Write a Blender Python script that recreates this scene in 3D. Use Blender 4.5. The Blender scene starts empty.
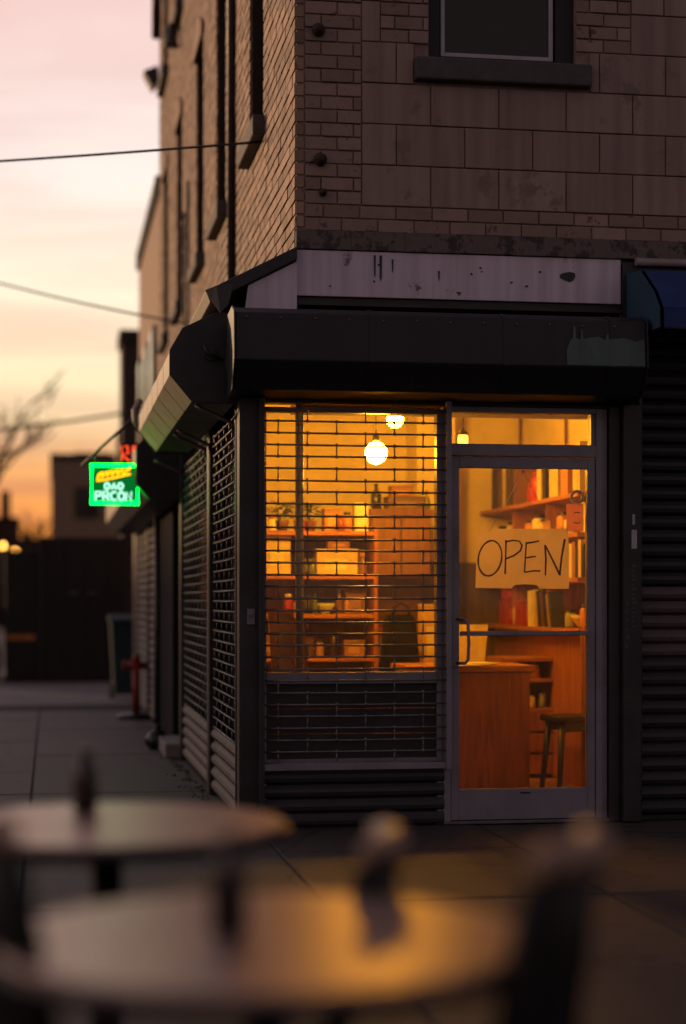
import bpy, math, random
from math import sin, cos, pi, radians
from mathutils import Vector, Matrix
random.seed(7)
S = bpy.context.scene
COL = S.collection
R = random.uniform

# ------------------------------------------------------------------ helpers
class MB:
    """collects shapes and links them as ONE mesh object"""
    def __init__(s): s.v=[]; s.f=[]; s.m=[]; s.sm=[]
    def add(s, vs, fs, mi=0, smooth=False):
        b=len(s.v); s.v+= [tuple(v) for v in vs]
        for f in fs: s.f.append(tuple(b+i for i in f)); s.m.append(mi); s.sm.append(smooth)
        return s
    def box(s, x0,x1,y0,y1,z0,z1, mi=0, M=None):
        vs=[(x0,y0,z0),(x1,y0,z0),(x1,y1,z0),(x0,y1,z0),(x0,y0,z1),(x1,y0,z1),(x1,y1,z1),(x0,y1,z1)]
        if M: vs=[M@Vector(v) for v in vs]
        return s.add(vs,[(0,3,2,1),(4,5,6,7),(0,1,5,4),(1,2,6,5),(2,3,7,6),(3,0,4,7)],mi)
    def prism(s, pts, a0, a1, axis='x', mi=0):
        """polygon extruded along an axis; pts are (y,z) for x, (x,z) for y, (x,y) for z"""
        def P(p,a):
            return (a,p[0],p[1]) if axis=='x' else (p[0],a,p[1]) if axis=='y' else (p[0],p[1],a)
        n=len(pts); vs=[P(p,a0) for p in pts]+[P(p,a1) for p in pts]
        fs=[tuple(range(n)),tuple(range(2*n-1,n-1,-1))]+[(i,i+n,(i+1)%n+n,(i+1)%n) for i in range(n)]
        return s.add(vs,fs,mi)
    def sheet(s, pts, a0, a1, axis='x', mi=0):
        def P(p,a):
            return (a,p[0],p[1]) if axis=='x' else (p[0],a,p[1]) if axis=='y' else (p[0],p[1],a)
        n=len(pts); vs=[P(p,a0) for p in pts]+[P(p,a1) for p in pts]
        return s.add(vs,[(i,i+1,i+1+n,i+n) for i in range(n-1)],mi)
    def tube(s, pts, r, n=8, mi=0, closed=False, caps=True, smooth=True):
        pts=[Vector(p) for p in pts]; N=len(pts)
        rs=r if isinstance(r,(list,tuple)) else [r]*N
        vs=[]; up=None
        for i,p in enumerate(pts):
            if closed: t=(pts[(i+1)%N]-pts[i-1]).normalized()
            else: t=(pts[min(i+1,N-1)]-pts[max(i-1,0)]).normalized()
            if up is None:
                up=Vector((0,0,1)) if abs(t.z)<.9 else Vector((1,0,0))
            a=(up-t*up.dot(t))
            if a.length<1e-5: a=t.orthogonal()
            a.normalize(); b=t.cross(a); up=a
            for k in range(n):
                w=2*pi*k/n; vs.append(p+(a*cos(w)+b*sin(w))*rs[i])
        fs=[]
        for i in range(N if closed else N-1):
            j=(i+1)%N
            for k in range(n): fs.append((i*n+k,i*n+(k+1)%n,j*n+(k+1)%n,j*n+k))
        s.add(vs,fs,mi,smooth)
        if caps and not closed:
            b=len(s.v)-len(vs)
            s.f.append(tuple(b+k for k in range(n))[::-1]); s.m.append(mi); s.sm.append(False)
            s.f.append(tuple(b+(N-1)*n+k for k in range(n))); s.m.append(mi); s.sm.append(False)
        return s
    def lathe(s, prof, c=(0,0,0), n=28, mi=0, smooth=True):
        vs=[]; N=len(prof)
        for r,z in prof:
            for k in range(n):
                w=2*pi*k/n; vs.append((c[0]+r*cos(w),c[1]+r*sin(w),c[2]+z))
        fs=[(i*n+k,i*n+(k+1)%n,(i+1)*n+(k+1)%n,(i+1)*n+k) for i in range(N-1) for k in range(n)]
        fs.append(tuple(range(n))[::-1]); fs.append(tuple((N-1)*n+k for k in range(n)))
        return s.add(vs,fs,mi,smooth)
    def build(s, name, mats, parent=None, loc=(0,0,0), rz=0, bevel=0, solid=0):
        me=bpy.data.meshes.new(name); me.from_pydata(s.v,[],s.f)
        if not isinstance(mats,(list,tuple)): mats=[mats]
        for m in mats: me.materials.append(m)
        me.polygons.foreach_set('material_index',s.m); me.polygons.foreach_set('use_smooth',s.sm)
        me.update()
        o=bpy.data.objects.new(name,me); COL.objects.link(o)
        o.location=loc; o.rotation_euler=(0,0,rz)
        if parent: o.parent=parent
        if solid:
            d=o.modifiers.new('solid','SOLIDIFY'); d.thickness=solid; d.offset=0
        if bevel:
            b=o.modifiers.new('bevel','BEVEL'); b.width=bevel; b.segments=2; b.limit_method='ANGLE'
        return o

def tag(o,label=None,cat=None,group=None,kind=None):
    if label: o['label']=label
    if cat: o['category']=cat
    if group: o['group']=group
    if kind: o['kind']=kind
    return o
def empty(name,loc,label,cat,group=None,rz=0):
    o=bpy.data.objects.new(name,None); COL.objects.link(o); o.location=loc; o.rotation_euler=(0,0,rz)
    o.empty_display_size=.1
    return tag(o,label,cat,group)
def copy_tree(o,parent=None):
    c=o.copy(); COL.objects.link(c)
    if parent: c.parent=parent
    for ch in [x for x in COL.objects if x.parent==o]: copy_tree(ch,c)
    return c

# ------------------------------------------------------------------ materials
def nt_new(name):
    m=bpy.data.materials.new(name); m.use_nodes=True; t=m.node_tree; t.nodes.clear()
    return m,t,t.nodes.new('ShaderNodeOutputMaterial')
def N(t,typ,**k):
    n=t.nodes.new(typ)
    for a,v in k.items(): setattr(n,a,v)
    return n
def ramp(t,stops,fac=None):
    n=N(t,'ShaderNodeValToRGB'); e=n.color_ramp.elements
    while len(e)<len(stops): e.new(.5)
    for x,(p,c) in zip(e,stops): x.position=p; x.color=(*c,1) if len(c)==3 else c
    if fac is not None: t.links.new(fac,n.inputs[0])
    return n
def mix(t,fac,a,b,blend='MIX'):
    n=N(t,'ShaderNodeMix',data_type='RGBA',blend_type=blend)
    for i,v in ((0,fac),(6,a),(7,b)):
        if hasattr(v,'links'): t.links.new(v,n.inputs[i])
        else: n.inputs[i].default_value=v if i==0 else (*v,1)
    return n.outputs[2]
def math_(t,op,a,b=None):
    n=N(t,'ShaderNodeMath',operation=op)
    for i,v in enumerate((a,b)):
        if v is None: continue
        if hasattr(v,'links'): t.links.new(v,n.inputs[i])
        else: n.inputs[i].default_value=v
    return n.outputs[0]

def mat(name,col,rough=.6,metal=0,var=.25,scale=6,bump=.15,bscale=40,island=0,dirt=None,dirt_amt=.0,spec=.5,stretch=(1,1,1),coat=0):
    m,t,out=nt_new(name); L=t.links.new
    tc=N(t,'ShaderNodeTexCoord'); mp=N(t,'ShaderNodeMapping'); mp.inputs['Scale'].default_value=stretch
    L(tc.outputs['Object'],mp.inputs[0]); V=mp.outputs[0]
    n1=N(t,'ShaderNodeTexNoise'); n1.inputs['Scale'].default_value=scale; n1.inputs['Detail'].default_value=8; n1.inputs['Roughness'].default_value=.65; L(V,n1.inputs[0])
    lo=tuple(c*(1-var) for c in col); hi=tuple(min(1,c*(1+var)) for c in col)
    c=ramp(t,[(.3,lo),(.7,hi)],n1.outputs[0]).outputs[0]
    if island:
        g=N(t,'ShaderNodeNewGeometry')
        r=ramp(t,[(0,(1-island,)*3),(.5,(1,1,1)),(1,(1+island,1+island*.9,1+island*.8))],g.outputs['Random Per Island'])
        c=mix(t,1,c,r.outputs[0],'MULTIPLY')
    if dirt:
        n3=N(t,'ShaderNodeTexNoise'); n3.inputs['Scale'].default_value=2.3; n3.inputs['Detail'].default_value=10; n3.inputs['Roughness'].default_value=.7; L(V,n3.inputs[0])
        f=ramp(t,[(.5,(0,0,0)),(.68,(1,1,1))],n3.outputs[0])
        c=mix(t,math_(t,'MULTIPLY',f.outputs[0],dirt_amt),c,dirt)
    p=N(t,'ShaderNodeBsdfPrincipled'); L(c,p.inputs['Base Color'])
    p.inputs['Metallic'].default_value=metal; p.inputs['Specular IOR Level'].default_value=spec
    p.inputs['Coat Weight'].default_value=coat
    rr=N(t,'ShaderNodeMapRange'); rr.inputs[3].default_value=max(.03,rough-.12); rr.inputs[4].default_value=min(1,rough+.12)
    L(n1.outputs[0],rr.inputs[0]); L(rr.outputs[0],p.inputs['Roughness'])
    if bump:
        n2=N(t,'ShaderNodeTexNoise'); n2.inputs['Scale'].default_value=bscale; n2.inputs['Detail'].default_value=6; L(V,n2.inputs[0])
        b=N(t,'ShaderNodeBump'); b.inputs['Strength'].default_value=bump; b.inputs['Distance'].default_value=.01
        L(n2.outputs[0],b.inputs['Height']); L(b.outputs[0],p.inputs['Normal'])
    L(p.outputs[0],out.inputs[0]); return m
def wood(name,col,rough=.45,scale=3,axis='z',gloss=.4):
    m,t,out=nt_new(name); L=t.links.new
    tc=N(t,'ShaderNodeTexCoord'); mp=N(t,'ShaderNodeMapping')
    mp.inputs['Scale'].default_value={'z':(8,8,.7),'x':(.7,8,8),'y':(8,.7,8)}[axis]; L(tc.outputs['Object'],mp.inputs[0])
    n1=N(t,'ShaderNodeTexNoise'); n1.inputs['Scale'].default_value=scale; n1.inputs['Detail'].default_value=9; n1.inputs['Distortion'].default_value=1.2; L(mp.outputs[0],n1.inputs[0])
    r=ramp(t,[(.25,tuple(c*.55 for c in col)),(.5,col),(.75,tuple(min(1,c*1.35) for c in col))],n1.outputs[0])
    p=N(t,'ShaderNodeBsdfPrincipled'); L(r.outputs[0],p.inputs['Base Color']); p.inputs['Roughness'].default_value=rough; p.inputs['Specular IOR Level'].default_value=gloss
    b=N(t,'ShaderNodeBump'); b.inputs['Strength'].default_value=.08; b.inputs['Distance'].default_value=.005; L(n1.outputs[0],b.inputs['Height']); L(b.outputs[0],p.inputs['Normal'])
    L(p.outputs[0],out.inputs[0]); return m
def emit(name,col,strength):
    m,t,out=nt_new(name); e=N(t,'ShaderNodeEmission'); e.inputs[0].default_value=(*col,1); e.inputs[1].default_value=strength
    t.links.new(e.outputs[0],out.inputs[0]); return m
def glass(name,tint=(.93,.93,.92),grime=.05,haze=0):
    m,t,out=nt_new(name); L=t.links.new
    tr=N(t,'ShaderNodeBsdfTransparent'); tr.inputs[0].default_value=(*tint,1)
    gl=N(t,'ShaderNodeBsdfGlossy'); gl.inputs['Roughness'].default_value=.02
    fr=N(t,'ShaderNodeFresnel'); fr.inputs[0].default_value=1.5
    mx=N(t,'ShaderNodeMixShader'); L(fr.outputs[0],mx.inputs[0]); L(tr.outputs[0],mx.inputs[1]); L(gl.outputs[0],mx.inputs[2])
    df=N(t,'ShaderNodeBsdfDiffuse'); df.inputs[0].default_value=(.5,.48,.45,1)
    tc=N(t,'ShaderNodeTexCoord'); n=N(t,'ShaderNodeTexNoise'); n.inputs['Scale'].default_value=3.5; n.inputs['Detail'].default_value=10; n.inputs['Roughness'].default_value=.75; L(tc.outputs['Object'],n.inputs[0])
    f=math_(t,'MULTIPLY',ramp(t,[(.42,(.15,)*3),(.75,(1,1,1))],n.outputs[0]).outputs[0],grime)
    m2=N(t,'ShaderNodeMixShader'); L(f,m2.inputs[0]); L(mx.outputs[0],m2.inputs[1]); L(df.outputs[0],m2.inputs[2])
    rf=N(t,'ShaderNodeBsdfTranslucent'); rf.inputs[0].default_value=(.62,.58,.54,1)
    m3=N(t,'ShaderNodeMixShader'); m3.inputs[0].default_value=haze; L(m2.outputs[0],m3.inputs[1]); L(rf.outputs[0],m3.inputs[2])
    L((m3 if haze else m2).outputs[0],out.inputs[0]); return m
def paper(name,col,trans=.5):
    m,t,out=nt_new(name); L=t.links.new
    tc=N(t,'ShaderNodeTexCoord'); n=N(t,'ShaderNodeTexNoise'); n.inputs['Scale'].default_value=5; n.inputs['Detail'].default_value=8; L(tc.outputs['Object'],n.inputs[0])
    r=ramp(t,[(.3,tuple(c*.88 for c in col)),(.7,col)],n.outputs[0])
    d=N(t,'ShaderNodeBsdfDiffuse'); L(r.outputs[0],d.inputs[0]); q=N(t,'ShaderNodeBsdfTranslucent'); L(r.outputs[0],q.inputs[0])
    mx=N(t,'ShaderNodeMixShader'); mx.inputs[0].default_value=trans; L(d.outputs[0],mx.inputs[1]); L(q.outputs[0],mx.inputs[2]); L(mx.outputs[0],out.inputs[0]); return m
def painted(name,col,under,amt=.55,rough=.55,scale=5,streak=True,island=0):
    """old paint with chips and runs"""
    m,t,out=nt_new(name); L=t.links.new
    tc=N(t,'ShaderNodeTexCoord'); n=N(t,'ShaderNodeTexNoise'); n.inputs['Scale'].default_value=scale; n.inputs['Detail'].default_value=12; n.inputs['Roughness'].default_value=.7; L(tc.outputs['Object'],n.inputs[0])
    mp=N(t,'ShaderNodeMapping'); mp.inputs['Scale'].default_value=(9,9,.6); L(tc.outputs['Object'],mp.inputs[0])
    s=N(t,'ShaderNodeTexNoise'); s.inputs['Scale'].default_value=1.6; s.inputs['Detail'].default_value=8; L(mp.outputs[0],s.inputs[0])
    base=ramp(t,[(.25,tuple(c*.72 for c in col)),(.6,col),(.85,tuple(min(1,c*1.15) for c in col))],s.outputs[0] if streak else n.outputs[0]).outputs[0]
    if island:
        g=N(t,'ShaderNodeNewGeometry'); r=ramp(t,[(0,(1-island,)*3),(1,(1+island,)*3)],g.outputs['Random Per Island']); base=mix(t,1,base,r.outputs[0],'MULTIPLY')
    f=ramp(t,[(amt,(0,0,0)),(amt+.06,(1,1,1))],n.outputs[0])
    c=mix(t,f.outputs[0],base,under)
    p=N(t,'ShaderNodeBsdfPrincipled'); L(c,p.inputs['Base Color']); p.inputs['Roughness'].default_value=rough
    b=N(t,'ShaderNodeBump'); b.inputs['Strength'].default_value=.3; b.inputs['Distance'].default_value=.004; L(n.outputs[0],b.inputs['Height']); L(b.outputs[0],p.inputs['Normal'])
    L(p.outputs[0],out.inputs[0]); return m

def paving_mat():
    m=painted('paving',(.056,.044,.039),(.030,.024,.022),.54,.68,3.2,False,.22); t=m.node_tree; L=t.links.new
    p=[n for n in t.nodes if n.type=='BSDF_PRINCIPLED'][0]; c=p.inputs['Base Color'].links[0].from_socket
    tc=N(t,'ShaderNodeTexCoord'); nz=N(t,'ShaderNodeTexNoise'); nz.inputs['Scale'].default_value=2; nz.inputs['Detail'].default_value=6; L(tc.outputs['Object'],nz.inputs[0])
    ad=N(t,'ShaderNodeVectorMath',operation='MULTIPLY_ADD'); L(nz.outputs['Color'],ad.inputs[0]); ad.inputs[1].default_value=(.5,.5,0); L(tc.outputs['Object'],ad.inputs[2])
    v=N(t,'ShaderNodeTexVoronoi',feature='DISTANCE_TO_EDGE'); v.inputs['Scale'].default_value=.42; L(ad.outputs[0],v.inputs['Vector'])
    f=ramp(t,[(.0,(1,1,1)),(.007,(0,0,0))],v.outputs['Distance'])
    c=mix(t,f.outputs[0],c,(.010,.008,.008))
    g=N(t,'ShaderNodeTexVoronoi'); g.inputs['Scale'].default_value=2.6; L(tc.outputs['Object'],g.inputs['Vector'])
    f2=ramp(t,[(.05,(1,1,1)),(.075,(0,0,0))],g.outputs['Distance'])
    c=mix(t,math_(t,'MULTIPLY',f2.outputs[0],.7),c,(.018,.015,.014))
    L(c,p.inputs['Base Color']); return m
M={}
M['brick']=painted('side_brick',(.36,.235,.165),(.15,.085,.062),.56,.8,7,False,.38)
M['mortar']=mat('mortar',(.045,.032,.028),.95,var=.3,scale=20,bump=.4)
M['fbrick']=painted('painted_front_brick',(.345,.24,.20),(.12,.08,.07),.57,.75,8,False,.18)
M['block']=painted('painted_block',(.35,.255,.22),(.24,.17,.145),.58,.75,5,True,.09)
M['fmortar']=mat('front_joint',(.26,.185,.16),.95,var=.3,scale=20,bump=.4)
M['ledge']=painted('old_stone',(.17,.145,.13),(.06,.052,.047),.50,.9,11,False)
M['sill']=mat('sill_stone',(.085,.075,.075),.8,var=.3,scale=9,bump=.3)
M['fascia']=painted('white_fascia',(.74,.64,.76),(.18,.14,.13),.63,.6,6,True)
M['dark']=mat('dark_paint',(.022,.021,.024),.5,var=.5,scale=5,bump=.15,dirt=(.07,.055,.05),dirt_amt=.35)
M['matt_dark']=mat('matt_dark_panel',(.018,.017,.02),.95,var=.4,scale=5,bump=.1,spec=.1)
M['black']=mat('black_metal',(.012,.012,.014),.38,var=.4,scale=8,bump=.06)
M['housing']=painted('shutter_housing',(.013,.015,.021),(.055,.04,.032),.64,.5,5,True)
M['housing_side']=painted('weathered_housing',(.33,.27,.21),(.16,.11,.08),.62,.55,3,True)
M['green_patch']=painted('pale_green_paint',(.09,.15,.135),(.03,.034,.04),.60,.6,9,True)
M['alu']=mat('grey_aluminium',(.24,.225,.27),.45,metal=.25,var=.18,scale=4,bump=.05,dirt=(.10,.09,.09),dirt_amt=.5)
M['galv']=mat('galvanised_rod',(.15,.135,.13),.45,metal=.5,var=.3,scale=12,bump=0)
M['rod']=mat('dark_rod',(.20,.18,.175),.42,metal=.55,var=.4,scale=14,bump=0)
M['slat_dark']=painted('dark_slats',(.030,.030,.034),(.06,.05,.045),.68,.55,6,False)
M['slat_black']=painted('black_slats',(.020,.022,.024),(.045,.04,.04),.66,.55,5,False)
M['slat_mauve']=painted('mauve_slats',(.11,.08,.085),(.05,.045,.045),.60,.6,7,False)
M['slat_side']=painted('side_slats',(.095,.072,.062),(.05,.038,.034),.52,.65,9,False,.15)
M['glass']=glass('window_glass',grime=.08,haze=.017); M['glass_dark']=glass('upper_glass',(.5,.5,.52),.03)
M['frame_dark']=mat('window_frame_black',(.014,.013,.014),.6,var=.4)
M['frame_grey']=mat('sash_grey',(.45,.44,.50),.5,var=.2)
M['blind']=mat('blind',(.035,.034,.038),.8,var=.3,bump=0)
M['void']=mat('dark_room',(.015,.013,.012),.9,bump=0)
M['wall_in']=mat('cream_plaster',(.78,.67,.46),.85,var=.10,scale=2.5,bump=.1)
M['wain']=wood('dark_panelling',(.10,.06,.025),.6)
M['ceil']=mat('ceiling',(.6,.55,.45),.9,var=.05)
M['floor_in']=wood('floorboards',(.28,.14,.06),.45,axis='y')
M['wood']=wood('orange_wood',(.36,.125,.035),.45,axis='z')
M['wood_x']=wood('orange_wood_flat',(.42,.16,.05),.45,axis='x')
M['wood_y']=wood('orange_wood_deep',(.40,.15,.045),.45,axis='y')
M['wood_br']=wood('brown_wood',(.22,.10,.03),.5)
M['wood_dk']=wood('dark_wood',(.16,.06,.022),.5)
M['wood_ct']=wood('counter_wood',(.27,.085,.03),.42,axis='z')
M['stool']=mat('stool_black',(.009,.006,.004),.45,var=.3)
M['card']=paper('kraft_card',(.84,.68,.56),.42)
M['ink']=mat('black_ink',(.008,.008,.008),.6,var=.1,bump=0); M['bagcloth']=mat('black_cloth',(.004,.004,.004),.95,var=.2,bump=0,spec=.1)
M['string']=mat('pale_string',(.6,.55,.45),.8,bump=0)
M['pink']=paper('pink_paper',(.75,.28,.30),.5)
M['pages']=mat('page_edges',(.55,.48,.34),.9,var=.12,scale=60,bump=0)
M['globe']=emit('lamp_glow',(1,.405,.016),520)
M['globe2']=emit('lamp_glow_small',(1,.405,.016),450)
M['lantern']=emit('lantern_glow',(1,.5,.05),5)
M['pave']=paving_mat()
M['joint']=mat('slab_joint',(.018,.015,.014),.95,var=.3,bump=.3)
M['asphalt']=mat('asphalt',(.05,.048,.047),.85,var=.3,scale=30,bump=.5,bscale=150)
M['apron']=mat('apron_concrete',(.22,.20,.185),.8,var=.15,scale=3,bump=.2,dirt=(.1,.09,.08),dirt_amt=.5)
M['kerb']=mat('kerb_stone',(.10,.09,.085),.85,var=.25,scale=8)
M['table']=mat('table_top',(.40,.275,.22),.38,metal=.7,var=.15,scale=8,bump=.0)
M['rim']=mat('table_rim',(.012,.011,.011),.4,metal=.4,bump=0)
M['chair']=mat('chair_black',(.007,.006,.007),.6,var=.3,bump=0,spec=.25)
M['chair_top']=mat('chair_back_panel',(.008,.007,.007),.6,var=.25,bump=.0,spec=.25); M['rail_highlight']=mat('rail_highlight_tan',(.34,.215,.15),.38,var=.2,bump=.02)
M['bottle']=mat('brown_bottle',(.022,.012,.011),.25,var=.2,bump=0)
M['neon_green']=emit('neon_green',(.0,1,.03),13)
M['neon_amber']=emit('neon_amber',(1,.36,.0),3.2)
M['neon_white']=emit('neon_white',(.45,1,.72),2.0)
M['neon_red']=emit('neon_red',(1,.07,.02),1.5)
M['signback']=emit('green_backlit_panel',(.0,.16,.022),1)
M['awning']=mat('blue_canvas',(.012,.035,.15),.8,var=.25,scale=4,bump=.2,bscale=200)
M['awning_side']=mat('teal_canvas',(.02,.07,.13),.8,var=.25,bump=.2,bscale=200)
M['pipe']=mat('white_pipe',(.28,.24,.24),.5,var=.2)
M['drain']=mat('drainpipe',(.05,.043,.045),.5,metal=.2,var=.3)
M['rust']=mat('rusty_iron',(.045,.028,.022),.85,var=.4,scale=30,bump=.5)
M['wire']=mat('black_cable',(.01,.01,.01),.6,bump=0)
M['bin']=mat('teal_plastic',(.016,.042,.044),.75,var=.25,scale=4,bump=.05)
M['red']=mat('red_paint',(.28,.02,.015),.5,var=.3,scale=8)
M['hoard']=mat('black_plywood',(.010,.009,.009),.6,var=.5,scale=3,bump=.1)
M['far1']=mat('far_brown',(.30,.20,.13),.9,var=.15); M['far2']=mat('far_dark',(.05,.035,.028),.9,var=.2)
M['far3']=mat('far_red_brick',(.09,.045,.032),.9,var=.2); M['roof']=mat('far_roof',(.03,.025,.024),.9)
M['bark']=mat('bark',(.05,.035,.028),.95,var=.3)
M['lamp_far']=emit('street_light_glow',(1,.45,.08),12)
M['car']=mat('pale_blue_car_paint',(.30,.36,.44),.25,metal=.3,var=.05,bump=0,coat=.6); M['tyre']=mat('tyre',(.015,)*3,.9); M['car_glass']=mat('car_glass',(.02,.022,.025),.08,bump=0)
M['tail']=mat('tail_lens',(.3,.01,.01),.2,bump=0); M['rim_steel']=mat('wheel_rim',(.35,.35,.36),.35,metal=.8,bump=0)
M['leaf']=mat('houseplant_leaf',(.05,.09,.02),.6,bump=0)
M['reflector']=mat('orange_reflector',(.55,.2,.02),.4,bump=0)
_cc={}
def colm(c,rough=.6):
    k=(c,rough)
    if k not in _cc: _cc[k]=mat('tone_%d'%len(_cc),c,rough,var=.15,scale=12,bump=.03)
    return _cc[k]

# ------------------------------------------------------------------ world, sun, camera
def world():
    w=bpy.data.worlds.new('World'); S.world=w; w.use_nodes=True; t=w.node_tree; t.nodes.clear(); L=t.links.new
    out=N(t,'ShaderNodeOutputWorld'); tc=N(t,'ShaderNodeTexCoord'); sp=N(t,'ShaderNodeSeparateXYZ'); L(tc.outputs['Generated'],sp.inputs[0])
    z=math_(t,'MAXIMUM',sp.outputs[2],0.0)
    az=radians(38)
    d=math_(t,'ADD',math_(t,'MULTIPLY',sp.outputs[0],-sin(az)),math_(t,'MULTIPLY',sp.outputs[1],cos(az)))
    front=ramp(t,[(0,(.90,.20,.03)),(.045,(.97,.34,.06)),(.075,(.97,.47,.16)),(.105,(.99,.76,.44)),(.17,(.99,.86,.65)),(.23,(.95,.83,.75)),(.31,(.86,.62,.57)),(.5,(.34,.28,.37)),(1,(.12,.13,.21))],z)
    back=ramp(t,[(0,(.17,.118,.105)),(.2,(.225,.158,.15)),(.5,(.17,.125,.14)),(1,(.09,.085,.12))],z)
    f=N(t,'ShaderNodeMapRange',interpolation_type='SMOOTHSTEP'); f.inputs[1].default_value=-.15; f.inputs[2].default_value=.60; L(d,f.inputs[0])
    # streaky cloud layer: the direction projected on a high plane
    zz=math_(t,'ADD',z,.10)
    cx=math_(t,'DIVIDE',sp.outputs[0],zz); cy=math_(t,'DIVIDE',sp.outputs[1],zz)
    cb=N(t,'ShaderNodeCombineXYZ'); L(cx,cb.inputs[0]); L(cy,cb.inputs[1])
    mp=N(t,'ShaderNodeMapping'); mp.inputs['Scale'].default_value=(.75,1.9,1); mp.inputs['Rotation'].default_value=(0,0,radians(12)); mp.inputs['Location'].default_value=(2.3,.75,0); L(cb.outputs[0],mp.inputs[0])
    n=N(t,'ShaderNodeTexNoise'); n.inputs['Scale'].default_value=1.0; n.inputs['Detail'].default_value=7; n.inputs['Roughness'].default_value=.55; n.inputs['Distortion'].default_value=.6; L(mp.outputs[0],n.inputs[0])
    cf=ramp(t,[(.42,(0,0,0)),(.60,(1,1,1))],n.outputs[0])
    ccol=ramp(t,[(0,(.55,.15,.05)),(.05,(.70,.24,.09)),(.085,(.50,.24,.16)),(.12,(.88,.58,.38)),(.19,(.86,.62,.50)),(.25,(.74,.50,.49)),(.34,(.80,.42,.41)),(.6,(.30,.22,.27))],z)
    fr=mix(t,math_(t,'MULTIPLY',cf.outputs[0],.70),front.outputs[0],ccol.outputs[0])
    sky=mix(t,f.outputs[0],back.outputs[0],fr)
    b1=N(t,'ShaderNodeBackground'); L(sky,b1.inputs[0]); b1.inputs[1].default_value=1.10
    ns=N(t,'ShaderNodeTexSky',sky_type='NISHITA'); ns.sun_disc=False; ns.sun_elevation=radians(6); ns.sun_rotation=radians(-38)
    b2=N(t,'ShaderNodeBackground'); L(ns.outputs[0],b2.inputs[0]); b2.inputs[1].default_value=.005
    ad=N(t,'ShaderNodeAddShader'); L(b1.outputs[0],ad.inputs[0]); L(b2.outputs[0],ad.inputs[1]); L(ad.outputs[0],out.inputs[0])
    l=bpy.data.lights.new('sun','SUN'); l.energy=2.2; l.angle=radians(3); l.color=(1,.60,.30)
    o=bpy.data.objects.new('sun',l); COL.objects.link(o)
    dirn=Vector((-sin(az)*cos(radians(6)),cos(az)*cos(radians(6)),sin(radians(6))))
    o.rotation_euler=dirn.to_track_quat('Z','Y').to_euler(); o.location=(-10,20,12)
    c=bpy.data.cameras.new('camera'); co=bpy.data.objects.new('camera',c); COL.objects.link(co)
    c.sensor_fit='VERTICAL'; c.sensor_height=36; c.sensor_width=24; c.lens=1800/1024*36
    c.shift_y=88/1024
    co.location=(0,-10.2,1.30); co.rotation_euler=(radians(90),0,-math.atan(293/1800))
    c.clip_end=2000; c.clip_start=.05
    c.dof.use_dof=True; c.dof.focus_distance=10.45; c.dof.aperture_fstop=0.86; c.dof.aperture_blades=0
    S.camera=co
    v=S.view_settings; v.view_transform='Standard'; v.look='None'; v.exposure=0; v.gamma=1; v.use_curve_mapping=False
    cy_=S.cycles; cy_.use_denoising=True; cy_.sample_clamp_indirect=6; cy_.max_bounces=8; cy_.transparent_max_bounces=12; cy_.caustics_reflective=False; cy_.caustics_refractive=False
world()

# ------------------------------------------------------------------ ground
g=MB().box(-300,300,-300,400,-.5,-.13).build('ground',M['asphalt']); tag(g,kind='structure')
b=MB().box(-4.2,14,-14,12.3,-.125,-.005); tag(b.build('pavement_base',M['joint']),kind='structure')
b=MB()
xs=[2.44+1.28*k for k in range(-5,9)]; ys=[-2.53+1.52*k for k in range(-7,10)]
for i in range(len(xs)-1):
    for j in range(len(ys)-1):
        y1=min(ys[j+1],12.14)
        if ys[j]>12: continue
        dz=R(-.003,.003); e=.010
        b.box(xs[i]+e,xs[i+1]-e,ys[j]+e,y1-e,-.06,dz)
tag(b.build('pavement',M['pave'],bevel=.003),kind='structure')
b=MB()
for k in range(12): b.box(-4.2+1.1*k,-3.11+1.1*k,12.16,12.36,-.12,.006)
tag(b.build('kerb',M['kerb'],bevel=.015),kind='structure')
b=MB().box(-4.2,14,12.362,27,-.122,-.09); tag(b.build('side_street_apron',M['apron']),kind='structure')

# ------------------------------------------------------------------ brick corner building
XU,YU=1.40,.12        # upper wall planes
XL=1.055              # lower shop front stands out at the side
YE=13.2; XE=9.0; ZT=10.2
B=empty('brick_building',(1.4,.12,0),'two-tone brick corner building with a lit shop and shuttered ground floor','building')
OFF=(-1.4,-.12,0)
def part(mb,name,mats,parent=None,**k): return mb.build(name,mats,parent or B,loc=OFF if parent is None or parent is B else (0,0,0),**k)

def cells(u0,u1,z0,z1,ops):
    us=sorted({u0,u1,*[min(max(o[i],u0),u1) for o in ops for i in (0,1)]}); zs=sorted({z0,z1,*[min(max(o[i],z0),z1) for o in ops for i in (2,3)]})
    for a,c in zip(us,us[1:]):
        for d,e in zip(zs,zs[1:]):
            mu,mz=(a+c)/2,(d+e)/2
            if not any(o[0]<mu<o[1] and o[2]<mz<o[3] for o in ops): yield a,c,d,e
def courses(u0,u1,z0,z1,ops,bw,bh,j,fn,jit=.004):
    z=z0; row=0
    while z<z1-.01:
        zt=min(z+bh,z1); u=u0-(bw/2 if row%2 else 0)
        iv=[]
        while u<u1-.005:
            iv.append((max(u,u0),min(u+bw,u1))); u+=bw
        for o in ops:
            if o[2]<zt-.004 and o[3]>z+.004:
                nv=[]
                for a,c in iv:
                    if c<=o[0] or a>=o[1]: nv.append((a,c)); continue
                    if a<o[0]: nv.append((a,o[0]))
                    if c>o[1]: nv.append((o[1],c))
                iv=nv
        for a,c in iv:
            if c-a>.03: fn(a+j/2,c-j/2,z+j/2,zt-j/2,R(-jit,jit))
        z+=bh; row+=1

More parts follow.
